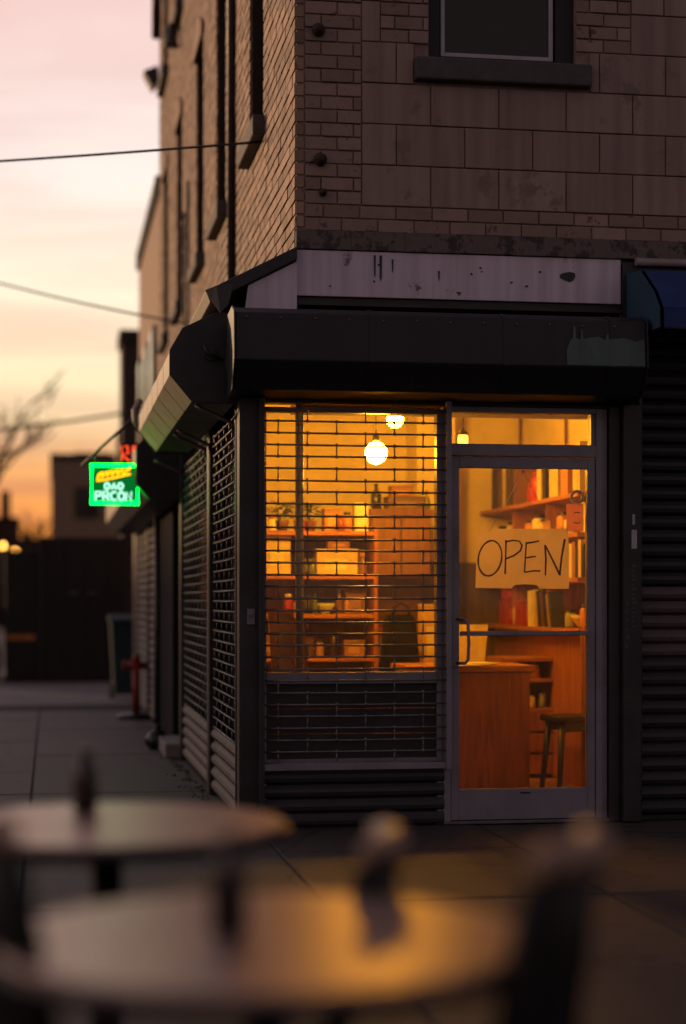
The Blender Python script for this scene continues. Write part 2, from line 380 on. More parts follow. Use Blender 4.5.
WY=[2.09,4.67,6.80,9.5,11.85]; WW=.41; WZ0,WZ1=4.50,6.50
ops=[(y-WW,y+WW,WZ0,WZ1) for y in WY]+[(y-WW,y+WW,7.7,9.4) for y in WY]
sw=MB()
for a,c,d,e in cells(YU+.3,YE,2.951,ZT,ops): sw.box(XU+.016,XU+.28,a,c,d,e,1)
courses(YU,YE,3.0,ZT,ops,.215,.076,.015,lambda a,c,d,e,r: sw.box(XU-.003+r*.7,XU+.05,a-.0035,c+.0035,d,e,0))
part(sw,'side_wall',[M['brick'],M['mortar']])

FW=(2.19,3.08,4.47,6.2)
fops=[FW,(2.10,3.165,4.36,4.47),(5.2,6.1,4.47,6.2)]
fw=MB()
for a,c,d,e in cells(XU+.008,XE,2.4,ZT,[FW,(5.2,6.1,4.47,6.2)]): fw.box(a,c,YU+.010,YU+.28,d,e,2)
fb=lambda a,c,d,e,r: fw.box(a,c,YU-.002+r*1.6,YU+.05,d,e,0)
courses(XU+.056,XE,3.44,3.596,fops,.215,.078,.008,fb,.003)
courses(XU+.056,1.79,3.596,ZT,fops,.19,.0785,.008,fb,.003)
courses(1.90,FW[0],4.552,6.4,fops,.17,.0785,.008,fb,.003)
courses(FW[1],3.42,4.552,6.4,fops,.17,.0785,.008,fb,.003)
blk=lambda a,c,d,e,r: fw.box(a,c,YU-.004+r,YU+.05,d,e,1)
courses(1.79,XE,3.596,4.552,fops,.41,.239,.007,blk,.002)
courses(1.79,1.90,4.552,ZT,fops,.41,.239,.007,blk,.002)
courses(3.42,XE,4.552,ZT,fops,.41,.239,.007,blk,.002)
part(fw,'front_wall',[M['fbrick'],M['block'],M['fmortar']],bevel=.004)
bk=MB().box(XU+.3,XE,YE-.25,YE,0,ZT-.01).box(XE-.25,XE,YU+.3,YE-.26,0,ZT-.01)
part(bk,'rear_wall',M['fbrick'])
rf=MB().box(XU+.01,XE-.01,YU+.01,YE-.01,ZT,ZT+.2).box(XU-.06,XU+.3,YU-.05,YE,ZT+.2,ZT+.3); part(rf,'roof',M['sill'])
part(MB().box(XU+.3,XE-.26,YU+.3,YE-.26,3.4,3.5),'storey_floor',M['void'])

# side windows
for i,y in enumerate(WY):
    for (z0,z1) in ((WZ0,WZ1),(7.7,9.4)):
        f=MB(); x=XU+.13
        f.box(x,x+.06,y-WW,y-WW+.06,z0,z1).box(x,x+.06,y+WW-.06,y+WW,z0,z1).box(x,x+.06,y-WW+.06,y+WW-.06,z0,z0+.06).box(x,x+.06,y-WW+.06,y+WW-.06,z1-.06,z1).box(x+.005,x+.055,y-WW+.06,y+WW-.06,(z0+z1)/2-.03,(z0+z1)/2+.03)
        w=part(f,'window',M['frame_dark'],bevel=.004)
        part(MB().box(x+.025,x+.031,y-WW+.05,y+WW-.05,z0+.05,z1-.05),'pane',M['glass_dark'],w)
        part(MB().box(XU-.085,XU+.128,y-WW-.09,y+WW+.09,z0-.13,z0-.002),'window_sill',M['sill'],bevel=.01)
        l=MB(); n=10; pts=[]
        for k in range(n+1):
            a=-1+2*k/n; pts.append((y+a*(WW+.08),z1+.002+.16*(1-a*a)+.10))
        pts=[(y-WW-.08,z1+.002)]+pts+[(y+WW+.08,z1+.002)]
        l.prism(pts,XU-.035,XU+.12,'x'); part(l,'window_lintel',M['brick'],bevel=.006)
# front window
def front_window(a,c,d,e):
    f=MB(); y=YU+.05
    f.box(a,a+.075,y,y+.1,d,e).box(c-.11,c,y,y+.1,d,e).box(a+.075,c-.11,y,y+.1,d,d+.03).box(a+.075,c-.11,y,y+.1,e-.08,e)
    w=part(f,'window',M['frame_dark'],bevel=.004)
    s=MB(); a2,c2,d2,e2=a+.085,c-.12,d+.038,e-.09
    s.box(a2,a2+.025,y+.02,y+.06,d2,e2).box(c2-.025,c2,y+.02,y+.06,d2,e2).box(a2+.025,c2-.025,y+.02,y+.06,d2,d2+.025).box(a2+.025,c2-.025,y+.02,y+.06,e2-.03,e2)
    part(s,'sash',M['frame_grey'],w,bevel=.003)
    part(MB().box(a2+.02,c2-.02,y+.038,y+.044,d2+.02,e2-.02),'pane',M['glass_dark'],w)
    bl=MB(); z=d2+.06
    while z<e2-.05:
        bl.prism([(y+.075,z),(y+.092,z+.020),(y+.094,z+.019),(y+.077,z-.001)],a2+.03,c2-.03,'x'); z+=.025
    part(bl,'blind',M['blind'],w)
    part(MB().box(a2,c2,y+.15,y+.16,d2,e2),'dark_lining',M['void'],w)
    part(MB().box(a-.09,c+.085,YU-.06,YU+.12,d-.135,d-.003),'window_sill',M['sill'],bevel=.012)
front_window(*FW); front_window(5.2,6.1,4.47,6.2)

# iron anchor stubs
for (x,z,s) in ((1.533,4.60,1),(1.545,3.85,1),(1.56,3.66,.6)):
    o=MB(); o.lathe([(.036*s,0),(.040*s,.012),(.022*s,.02),(.022*s,.05),(.014*s,.055)],n=14)
    o.v=[(x+a,YU-.006-c,z+b_) for a,b_,c in o.v]
    part(o,'wall_anchor',M['rust'])

# ledge, white fascia, dark board
lg=MB(); xx=XU+.0
for k in range(24):
    w=.32; lg.box(xx+k*w,xx+(k+1)*w-.0006,YU-.05+R(-.003,.003),YU+.02,3.325+R(-.002,.002),3.435+R(-.003,.002))
part(lg,'stone_ledge',M['ledge'],bevel=.002)
part(MB().box(XU,3.345,YU-.04,YU+.02,3.055,3.320),'fascia',M['fascia'],bevel=.004)
part(MB().box(XU,3.345,YU-.02,YU+.02,2.86,3.05).box(XU+.0,3.345,YU-.06,YU-.022,3.00,3.02),'soffit_board',M['dark'])
dr=MB()
for (x,z0,z1,w) in ((1.86,3.17,3.30,.012),(1.895,3.15,3.30,.016),(1.965,3.20,3.28,.010),(2.24,3.16,3.22,.011),(2.36,3.08,3.10,.04)):
    dr=MB(); dr.prism([(x-w/2,z1),(x+w/2,z1),(x+w*.35,z0+.02),(x,z0),(x-w*.35,z0+.02)],YU-.043,YU-.0405,'y'); part(dr,'paint_chip',M['dark'])
pts=[]; dr=MB()
for k in range(9): pts.append((3.02+.05*cos(2*pi*k/9)*R(.7,1.1),3.21+.032*sin(2*pi*k/9)*R(.7,1.1)))
dr.prism(pts,YU-.043,YU-.0405,'y')
part(dr,'paint_chip',M['dark'])
for k in range(9):
    x,z,r_=R(1.5,3.3),R(3.08,3.30),R(.005,.012)
    part(MB().prism([(x+r_*R(.6,1.3)*cos(2*pi*q/8),z+r_*R(.4,.9)*sin(2*pi*q/8)) for q in range(8)],YU-.043,YU-.0403,'y'),'paint_chip',M['dark'])

# pent roof over the bumped-out side shop front
pr=MB().prism([(.90,2.99),(1.40,3.255),(1.40,3.33),(.875,3.06)],.03,4.35,'y')
p=part(pr,'pent_roof',M['dark'],bevel=.006)
part(MB().prism([(1.10,2.955),(1.40,2.955),(1.40,3.245),(1.12,3.10)],.05,.075,'y'),'gable_board',M['fascia'],p)
fl=MB(); fp=[(.875,.02,3.07),(.93,.0,3.0),(.99,-.02,3.03),(1.02,.02,3.10)]
fl.add([(.87,.02,3.06),(.93,-.03,3.08),(1.03,.0,3.10),(1.0,-.02,2.98),(.95,-.05,2.92),(.90,.0,3.0)],[(0,1,5),(1,2,3),(1,3,4),(1,4,5)])
part(fl,'bent_flashing',M['drain'],p,solid=.004)
part(MB().box(1.03,XU+.27,.10,YE,2.90,2.95),'lower_roof',M['dark'])

# lower side wall: posts, panels
part(MB().box(1.056,1.185,-.06,.085,0,2.90),'corner_post',M['dark'],bevel=.006)
for a,c in ((1.80,1.95),(4.42,4.58),(9.52,9.66)): part(MB().box(1.045,1.15,a,c,0,2.86),'side_post',M['dark'],bevel=.006)
part(MB().box(1.06,1.15,5.60,7.32,0,2.86),'side_panel',M['matt_dark'],bevel=.006)
part(MB().box(1.06,1.40,12.3,13.19,0,2.88),'end_pier',M['dark'],bevel=.006)
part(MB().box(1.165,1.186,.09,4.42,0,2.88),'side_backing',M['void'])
part(MB().box(1.36,1.40,4.58,5.60,0,2.88),'recess_wall',M['dark'])
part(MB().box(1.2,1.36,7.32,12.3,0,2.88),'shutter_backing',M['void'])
part(MB().box(1.165,1.36,4.43,4.57,0,2.88).box(1.2,1.40,5.61,7.31,0,2.88),'recess_cheek',M['dark'])
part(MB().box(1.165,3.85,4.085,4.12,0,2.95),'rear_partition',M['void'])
part(MB().box(1.150,1.158,.10,4.41,.35,2.5),'side_pane',M['car_glass'])
part(MB().box(.93,1.35,4.60,5.58,0.003,.12),'door_step',M['apron'],bevel=.01)
dd=MB().box(1.30,1.355,4.64,5.54,.131,2.2); d_=part(dd,'side_door',M['dark'],bevel=.004)
part(MB().box(1.285,1.298,5.4,5.44,1.0,1.16),'door_pull',M['alu'],d_)

def grille_curtain(horizontal, a0,a1,z0,z1, pos, step=.067, link=.335, r=.0056, lr=.0042):
    """open rolling grille: rods joined by staggered links; along x (front) or y (side)"""
    m=MB(); P=(lambda u,z:(u,pos,z)) if horizontal else (lambda u,z:(pos,u,z))
    z=z0; row=0; ph=R(0,.1)
    while z<=z1:
        sag=R(-.0015,.0015)
        m.tube([P(a0,z+sag),P((a0+a1)/2,z+sag-R(.0,.004)),P(a1,z+sag)],r,6)
        u=a0+.10+(link/2 if row%2 else 0)
        while u<a1-.03:
            if z+step<=z1:
                t_=R(-.0025,.0025); m.tube([P(u-t_,z-.004),P(u+t_,z+step+.004)],lr,6)
                for zz in (z,z+step): m.tube([P(u,zz-.009),P(u,zz+.009)],lr*1.8,6)
            u+=link
        z+=step; row+=1
    return m
def slats(horizontal,a0,a1,z0,z1,pos,h=.075,d=.018,mi=None):
    """corrugated shutter slats, outside towards -y (front) or -x (side)"""
    n=max(1,round((z1-z0)/h)); h=(z1-z0)/n; m=MB()
    for k in range(n):
        z=z0+k*h; pr=[(pos,z+.004),(pos-d*.75,z+.2*h),(pos-d,z+.45*h),(pos-d*.8,z+.7*h),(pos-.002,z+h-.004),(pos+.006,z+h-.002),(pos+.008,z+.002)]
        pr=[(q+R(-.0015,.0015),w) for q,w in pr]
        m.prism(pr,a0,a1,'x' if horizontal else 'y',mi(z) if mi else 0)
    return m
# --- front roller grille
gr=grille_curtain(True,1.175,2.262,.372,2.40,-.085)
G=part(gr,'roller_grille',M['rod'])
hz=MB()
prof=[(-.02,2.90),(-.30,2.915),(-.405,2.875),(-.415,2.615),(-.30,2.465),(-.02,2.44)]
hz.prism(prof,1.0,3.335,'x'); 
for x in (1.0-.012,3.335): hz.prism([(y*1.03,2.68+(z-2.68)*1.04) for y,z in prof],x,x+.012,'x')
h_=part(hz,'shutter_housing',M['housing'],G,bevel=.006)
for x in (1.74,2.50,3.12):
    part(MB().sheet([(y*1.004-.0005,2.68+(z-2.68)*1.006) for y,z in prof[1:5]],x,x+.035,'x'),'seam_strip',M['housing'],G,solid=.003)
for x in [1.06+.19*k for k in range(12)]:
    part(MB().lathe([(.007,0),(.007,.002),(.004,.005)],n=8),'screw',M['galv'],G); sc_=COL.objects[-1]; sc_.location=(x,-.411,2.845+R(-.004,.004)); sc_.rotation_euler=(radians(90),0,0)
top=[(2.865,2.70),(2.885,2.76),(2.90,2.77),(2.905,2.84),(2.915,2.84),(2.92,2.775),(2.945,2.765),(2.95,2.82),(2.958,2.82),(2.965,2.77),(3.05,2.785),(3.09,2.765),(3.10,2.80),(3.11,2.80),(3.115,2.77),(3.2,2.78),(3.27,2.76),(3.32,2.775)]
pp=MB().prism([(2.87,2.622)]+top+[(3.325,2.622)],-.4190,-.4165,'y')
part(pp,'paint_patch',M['green_patch'],G)
for x in (1.165,2.245): part(MB().box(x,x+.03,-.115,-.06,.0 if x<2 else .33,2.44),'guide_rail',M['dark'] if x<2 else M['alu'],G,bevel=.003)
part(MB().box(1.18,2.262,-.10,-.07,.333,.37),'bottom_bar',M['alu'],G,bevel=.003)
sl=slats(True,1.185,2.245,0.004,.33,-.03,.083,.022); part(sl,'slat_panel',M['slat_dark'],G)
# lock plate on the corner post
lk=MB().box(1.10,1.145,-.072,-.062,1.16,1.25).tube([(1.122,-.07,1.22),(1.122,-.085,1.22)],.012,10); part(lk,'lock_plate',M['alu'],bevel=.003)

# --- shop window
f=MB()
f.box(1.187,1.215,-.03,.05,.004,2.40).box(2.205,2.24,-.03,.05,.004,2.40).box(1.215,2.205,-.035,.05,.82,.885).box(1.215,2.205,-.03,.05,2.372,2.40).box(1.215,2.205,-.025,.05,.335,.392)
W=part(f,'shop_window',M['alu'],bevel=.003)
part(MB().box(1.21,2.21,.008,.014,.88,2.376),'pane',M['glass'],W)
part(MB().box(1.215,2.205,.0,.03,.392,.53).box(1.215,2.205,.002,.03,.534,.675).box(1.215,2.205,.0,.03,.679,.82).box(1.215,2.205,.0,.03,.0,.335),'stall_riser',M['dark'],W)
part(MB().tube([(1.42,.09,.02),(1.42,.09,2.95)],.024,12),'support_pole',M['alu'],W)
# --- door and transom
f=MB()
f.box(2.242,2.285,-.04,.06,.004,2.42).box(3.156,3.195,-.04,.06,.004,2.42).box(3.197,3.228,-.02,.06,.004,2.42).box(2.285,3.156,-.045,.06,2.135,2.205).box(2.285,3.156,-.04,.06,2.388,2.42)
DF=part(f,'door_frame',M['alu'],bevel=.003)
part(MB().box(2.28,3.13,.012,.018,2.20,2.392),'transom_pane',M['glass'],DF)
part(MB().box(3.13,3.156,-.02,.05,2.205,2.388),'transom_stop',M['alu'],DF)
part(MB().box(2.24,3.23,-.06,.09,0.004,.022),'threshold',M['galv'],DF,bevel=.004)
f=MB()
f.box(2.287,2.337,-.03,.02,.025,2.13).box(3.105,3.153,-.03,.02,.025,2.13).box(2.337,3.105,-.03,.02,2.066,2.13).box(2.337,3.105,-.03,.02,.025,.202)
D=part(f,'door',M['alu'],bevel=.004)
part(MB().box(2.33,3.11,-.008,-.002,.195,2.07),'pane',M['glass'],D)
part(MB().box(2.337,3.105,-.06,-.035,1.093,1.12),'push_bar',M['alu'],D,bevel=.004)
part(MB().tube([(2.318,-.03,.935),(2.36,-.075,.935),(2.378,-.08,.955),(2.382,-.08,1.06),(2.378,-.08,1.17),(2.36,-.075,1.19),(2.318,-.03,1.19)],.0095,10),'door_handle',M['alu'],D)
part(MB().box(2.292,2.332,-.038,-.030,.91,1.21),'handle_plate',M['alu'],D,bevel=.003)
part(MB().box(2.70,2.76,-.034,-.0305,.175,.183),'mail_slot',M['black'],D)
# head wall above window and door behind the housing, plus post and right shutter
part(MB().box(1.19,3.25,-.018,.10,2.425,2.85),'head_panel',M['dark'])
ps=MB().box(3.232,3.30,-.05,.08,.004,2.44).box(3.302,3.41,-.10,.08,.004,2.44)
P_=part(ps,'pillar',M['dark'],bevel=.006)
part(MB().box(3.35,3.382,-.104,-.101,1.60,1.71).box(3.355,3.37,-.104,-.101,1.74,1.80),'sticker',M['frame_grey'],P_)
for k in range(14):
    z=1.14+k*.027; part(MB().box(3.352,3.352+R(.012,.03),-.1035,-.101,z,z+R(.008,.019)),'sticker_scrap',M['sill'],P_)
for k in range(6): 
    z=1.02+k*.05; part(MB().box(3.315,3.315+R(.01,.02),-.1035,-.101,z,z+R(.01,.03)),'sticker_scrap',M['sill'],P_)
sh=slats(True,3.43,7.2,.03,2.9,.03,.085,.024,lambda z: 1 if .95<z<1.38 else (2 if z<.95 else 0))
RS=part(sh,'roller_shutter',[M['slat_black'],M['slat_mauve'],M['slat_dark']])
for x in (3.412,7.203): part(MB().box(x,x+.016,-.06,.04,.004,2.9),'guide_rail',M['black'],RS)
part(MB().box(3.43,7.2,-.01,.045,.004,.03),'bottom_bar',M['black'],RS)
part(MB().box(3.35,XE,.06,YU+.01,2.9,3.3),'sign_board',M['dark'])
part(MB().box(7.26,XE,-.02,.2,0.004,2.9),'end_pier',M['fbrick'])
part(MB().tube([(3.42,.03,3.30),(9,.03,3.30)],.024,10),'white_rail',M['pipe'])

# --- side grilles
for i,(a,c) in enumerate(((.10,1.79),(1.96,4.41))):
    s=grille_curtain(False,a,c,.46,2.42,1.075,.064,.33,.006,.0045)
    Gs=part(s,'roller_grille',M['galv'])
    part(slats(False,a,c,.03,.455,1.085,.085,.028),'slat_panel',M['slat_side'],Gs)
    for y in (a-.012,c-.012): part(MB().box(1.05,1.10,y,y+.03,.004,2.44),'guide_rail',M['dark'],Gs)
    for y in (a+.12,c-.05): part(MB().tube([(.83,y,2.43),(.87,y,2.405),(1.04,y,2.33),(1.06,y,2.26)],.012,8),'brace',M['galv'],Gs)
hs=[(.673,2.715),(.745,2.84),(.93,2.93),(1.05,2.93),(1.05,2.43),(.80,2.435),(.673,2.585)]
s=MB().prism(hs,.06,3.62,'y',0)
for y in (.04,3.62): s.prism([(.86+(x-.86)*1.03,2.68+(z-2.68)*1.04) for x,z in hs],y,y+.02,'y',1)
for k in range(1,6): s.prism([(.86+(x-.86)*1.012,2.68+(z-2.68)*1.012) for x,z in hs],.06+k*.6,.068+k*.6,'y',0)
s.tube([(.90,.03,2.70),(.90,.038,2.70)],.04,16,1)
part(s,'shutter_housing',[M['housing_side'],M['dark']],bevel=.004)
part(MB().tube([(.86,.0,2.75),(.88,-.01,2.70),(.97,-.02,2.66)],.01,8).tube([(1.0,.02,2.80),(1.0,.02,2.48)],.014,8),'drive_chain',M['black'])
for i,(a,c) in enumerate(((7.34,9.50),(9.68,12.28))):
    Gs=part(slats(False,a,c,.03,2.5,1.085,.085,.026),'roller_shutter',M['slat_side'])
    for y in (a-.01,c-.03): part(MB().box(1.05,1.10,y,y+.04,.004,2.5),'guide_rail',M['dark'],Gs)
hs2=[(.69,2.55),(.76,2.63),(1.05,2.66),(1.05,2.12),(.80,2.12),(.69,2.25)]
s=MB().prism(hs2,4.55,12.4,'y',0)
part(s,'shutter_housing',M['dark'],bevel=.005)
s=MB().tube([(.70,3.95,2.86),(.655,3.92,2.78),(.66,3.9,2.70),(.69,3.88,2.62)],.028,8); part(s,'loose_cover_strip',M['housing_side'])

# drain pipe, conduits, corner trim
part(MB().tube([(1.368,3.52,3.20),(1.368,3.52,10.3)],.030,14),'drainpipe',M['drain'])
for y,z0,z1 in ((8.1,3.0,5.55),(8.62,3.0,5.35)): part(MB().tube([(1.382,y,z0),(1.382,y,z1)],.014,10),'conduit',M['drain'])
part(MB().tube([(1.345,12.95,8.5),(1.345,12.95,10.3)],.06,10),'downspout',M['drain'])
part(MB().tube([(1.0,6.9,.02),(1.0,6.9,2.1)],.03,10),'standing_pipe',M['drain'])

# interior shell
part(MB().box(1.188,1.205,.12,4.0,0.03,2.95),'interior_wall',M['wall_in'])
part(MB().box(1.188,3.85,4.001,4.08,0.03,2.95).box(2.83,3.14,3.6,3.995,0.03,2.95),'interior_wall',M['wall_in'])
part(MB().box(3.78,3.85,.12,3.995,0.03,2.95).box(3.235,3.78,.10,.16,.03,2.95),'interior_wall',M['wall_in'])
part(MB().box(1.188,3.85,.10,4.08,2.955,3.0),'interior_ceiling',M['ceil'])
part(MB().box(1.21,3.85,.062,4.08,0.0,.028),'interior_floor',M['floor_in'])
part(MB().box(3.142,3.775,3.96,3.995,.03,1.60).box(2.82,3.14,3.57,3.597,.03,1.60),'wainscot',M['wain'])
part(MB().box(1.20,3.25,.105,.16,2.44,2.95),'interior_head',M['wall_in'])

# ------------------------------------------------------------------ lamps inside
def pendant(loc,r,m,label,name='pendant_lamp'):
    e=empty(name,loc,label,'lamp')
    prof=[(.001,-r)]+[(r*cos(a),r*sin(a)) for a in [radians(x) for x in range(-75,90,15)]]
    MB().lathe(prof,n=24).build('globe',m,e)
    MB().lathe([(.022,r*.97),(.026,r+.012),(.018,r+.05),(.006,r+.06)],n=16).build('lamp_holder',M['black'],e)
    MB().tube([(0,0,r+.05),(0,0,2.95-loc[2])],.004,6).build('cord',M['black'],e)
    return e
pendant((2.107,1.4,2.263),.072,M['globe'],'larger glowing globe lamp hanging inside behind the shop window grille')
pendant((2.388,2.2,2.565),.056,M['globe2'],'smaller glowing globe lamp higher up near the top of the shop window')
e=empty('lantern',(2.644,1.2,2.33),'small glowing lantern hanging inside behind the glass strip over the door','lamp')
MB().lathe([(.03,-.06),(.034,-.05),(.034,.03),(.028,.04)],n=18).build('glass_shade',M['lantern'],e)
MB().lathe([(.036,.041),(.036,.048),(.015,.075),(.008,.09)],n=18).build('cap',M['black'],e)
MB().tube([(0,0,.08),(0,0,.62)],.004,6).build('cord',M['black'],e)

# ------------------------------------------------------------------ shop furniture
def shelf_unit(name,label,loc,w,d,h,boards,m,mb,back=True,cat='shelf'):
    e=empty(name,loc,label,cat); t=.028
    for x in (0,w-t): MB().box(x,x+t,0,d,0,h).build('side_panel',m,e,bevel=.003)
    for z in boards: MB().box(t+.001,w-t-.001,.004,d-.03,z-.028,z).build('shelf_board',mb,e,bevel=.002)
    if back: MB().box(t,w-t,d-.02,d-.002,0,h-.01).build('back_panel',M['wood_dk'],e)
    return e
# left shelving seen through the grille
shelf_unit('shelving_unit','tall orange wooden shelving full of jars and boxes behind the window grille',(1.40,2.55,.028),.93,.42,1.79,[.12,.60,.86,1.17,1.45,1.765],M['wood'],M['wood_x'])
# brown cabinet
e=empty('wooden_cabinet',(2.36,3.0,.028),'brown wooden wall cabinet between the shelving and the pier, behind the grille','cabinet')
MB().box(0,.46,.03,.45,1.44,1.90).box(0,.46,.03,.45,0,.80).box(0,.46,.40,.45,.80,1.44).build('carcass',M['wood_dk'],e,bevel=.004)
for x in (.01,.235): MB().box(x,x+.215,.0,.028,1.46,1.88).build('cabinet_door',M['wood_br'],e,bevel=.004)
MB().box(-.02,.48,-.01,.46,1.90,1.95).build('top_board',M['wood_dk'],e)
# counter by the door
e=empty('counter',(2.30,1.2,.028),'plain reddish wooden shop counter just inside the door','counter')
MB().box(0,.80,.03,.55,0,.80).build('front_panel',M['wood_ct'],e,bevel=.003)
MB().box(-.02,.83,0,.60,.805,.845).build('counter_top',M['wood_x'],e,bevel=.005)
# back unit with drawers + tall board
e=empty('drawer_cabinet',(3.17,2.25,.028),'low orange wooden drawer cabinet with open shelves behind the stool','cabinet')
MB().box(0,.025,0,.5,0,.86).box(.455,.48,0,.5,0,.86).box(.025,.455,.47,.498,0,.86).build('carcass',M['wood'],e,bevel=.003)
for z in (.50,.71,.86): MB().box(.027,.453,.004,.465,z-.026,z).build('shelf_board',M['wood_x'],e,bevel=.002)
for z in (.03,.185,.335): MB().box(.029,.451,-.005,.02,z,z+.135).build('drawer',M['wood'],e,bevel=.004)
e=empty('bookcase',(3.43,1.26,.028),'long orange bookcase against the right-hand wall behind the door glass','bookcase')
for y,h in ((-.028,1.08),(2.80,2.4)): MB().box(.02,.345,y,y+.028,0,h).build('side_panel',M['wood'],e,bevel=.003)
for z in (1.08,1.42,1.72,1.985): MB().box(0,.345,.001,2.795,z-.03,z).build('shelf_board',M['wood_y'],e,bevel=.003)
MB().box(.12,.15,-.0,2.795,0,1.05).build('base_panel',M['wood'],e)
for y in (.93,1.86):
    for z0,z1 in ((1.081,1.389),(1.421,1.689),(1.721,1.954)): MB().box(.05,.345,y,y+.02,z0,z1).build('divider',M['wood'],e)
for y in (.05,1.4,2.7): MB().tube([(.33,y,1.985),(.33,y,2.92)],.012,8).build('upright_rod',M['wood_dk'],e)
# stool
e=empty('stool',(3.34,1.03,.028),'low dark wooden stool with a flat seat inside the door','stool',rz=radians(8))
st=MB(); st.box(-.18,.18,-.15,.15,.49,.53); st.build('seat',M['stool'],e,bevel=.012)
MB().box(-.14,.14,-.12,-.10,.43,.489).box(-.14,.14,.10,.12,.43,.489).build('apron',M['stool'],e)
for sx in (-1,1):
    for sy in (-1,1): MB().tube([(sx*.13,sy*.105,.489),(sx*.17,sy*.14,0)],[.024,.018],8).build('leg',M['stool'],e)

# ------------------------------------------------------------------ goods: books, jars, boxes
def book(loc,w,d,h,c,label,lean=0,axis='y',group=None,cat='book'):
    """upright book; w along the shelf, spine towards the viewer"""
    e=empty('book',loc,label,cat,group)
    e.rotation_euler=((0,radians(lean),0) if axis=='x' else (radians(-lean),0,0))
    if axis=='x':
        MB().box(0,w,0,.004,0,h).box(0,.004,.004,d,0,h).box(w-.004,w,.004,d,0,h).build('cover',colm(c),e)
        MB().box(.0045,w-.0045,.006,d-.008,.004,h-.005).build('pages',M['pages'],e)
    else:
        MB().box(0,.004,0,w,0,h).box(.004,d,0,.004,0,h).box(.004,d,w-.004,w,0,h).build('cover',colm(c),e)
        MB().box(.006,d-.008,.0045,w-.0045,.004,h-.005).build('pages',M['pages'],e)
    return e
def jar(loc,r,h,c,lid,label,name='jar',cat='jar'):
    e=empty(name,loc,label,cat)
    MB().lathe([(r*.9,0),(r,.01),(r,h*.75),(r*.8,h*.84),(r*.72,h*.86)],n=20).build('body',colm(c,.3),e)
    MB().lathe([(r*.76,h*.862),(r*.78,h*.87),(r*.78,h),(r*.6,h+.004)],n=20).build('lid',colm(lid,.5),e)
    return e
def carton(loc,w,d,h,c,label,rz=0,name='carton',cat='box',lidc=None):
    e=empty(name,loc,label,cat,rz=rz)
    MB().box(0,w,0,d,0,h).build('body',colm(c),e,bevel=.003)
    MB().box(-.004,w+.004,-.004,d+.004,h+.0005,h+.02).build('lid',colm(lidc or tuple(x*.8 for x in c)),e,bevel=.002)
    k=tuple(min(.75,x*1.5+.06) for x in c)
    MB().box(w*.2,w*.75,-.0015,-.0003,h*.25,h*.7).build('paper_label',colm(k),e)
    return e
def bottle(loc,r,h,c,label,name='bottle',cat='bottle',cap=(.02,.02,.02)):
    e=empty(name,loc,label,cat)
    MB().lathe([(r*.9,0),(r,.008),(r,h*.55),(r*.85,h*.64),(r*.35,h*.75),(r*.32,h*.93)],n=20).build('body',colm(c,.2),e)
    MB().lathe([(r*.38,h*.931),(r*.4,h*.94),(r*.4,h),(r*.3,h+.003)],n=14).build('cap',colm(cap),e)
    return e
def plant(loc,label,n=40,h=.16,r=.12):
    e=empty('potted_plant',loc,label,'plant')
    MB().lathe([(.035,0),(.05,.07),(.052,.08),(.045,.08)],n=18).build('pot',colm((.2,.09,.05)),e)
    m=MB()
    for k in range(n):
        a=R(0,2*pi); q=r*math.sqrt(R(.05,1)); z=.09+h*R(.1,1); c=Vector((q*cos(a),q*sin(a),z)); L=R(.03,.055)
        u=Vector((cos(a),sin(a),R(-.5,.6))).normalized(); w=u.cross(Vector((0,0,1))).normalized()
        m.add([c-u*L,c+w*L*.4,c+u*L,c-w*L*.4],[(0,1,2,3)])
        if k%4==0: m.tube([(0,0,.07),tuple(c)],.002,4)
    m.build('foliage',M['leaf'],e); return e
CR=(.60,.48,.28); DK=(.013,.010,.008); RD=(.30,.02,.015); WH=(.7,.64,.5); BR=(.22,.11,.05); GN=(.10,.13,.05); OR=(.55,.22,.05)
zb=.029
Y0=2.57
# left shelving, top board (z 1.793)
zt=1.793+.002
plant((1.66,2.74,zt),'leafy potted plant on top of the wooden shelving, beside the grey pole',46,.15,.13)
jar((1.47,2.70,zt),.045,.17,RD,DK,'red jar with dark lid on the left end of the shelving top')
plant((1.86,2.72,zt),'small bushy potted plant on the shelving top, second from the pole',36,.11,.09)
carton((1.96,2.68,zt),.12,.14,.15,(.40,.20,.07),'brown cardboard box on the shelving top next to the small plant')
jar((2.13,2.70,zt),.035,.14,OR,DK,'orange jar standing on the shelving top beside a cream box')
carton((2.18,2.66,zt),.10,.12,.19,WH,'tall cream box at the right end of the shelving top')
# z 1.478
zt=1.478+.002
carton((1.445,2.66,zt),.075,.14,.24,DK,'black box file at the left end of the upper shelf behind the grille')
carton((1.53,2.66,zt),.18,.14,.26,(.68,.55,.26),'large yellow box on the upper shelf behind the grey pole')
bottle((1.755,2.68,zt),.035,.20,DK,'dark bottle on the upper shelf just right of the pole')
carton((1.80,2.65,zt),.085,.12,.10,(.05,.04,.03),'small black tin on the upper shelf beside the wide yellow box',lidc=(.1,.08,.05))
carton((1.90,2.65,zt),.30,.16,.17,(.68,.54,.25),'wide low yellow box in the middle of the upper shelf',lidc=(.72,.6,.35))
jar((2.24,2.68,zt),.035,.16,BR,OR,'brown jar with orange lid at the right end of the upper shelf')
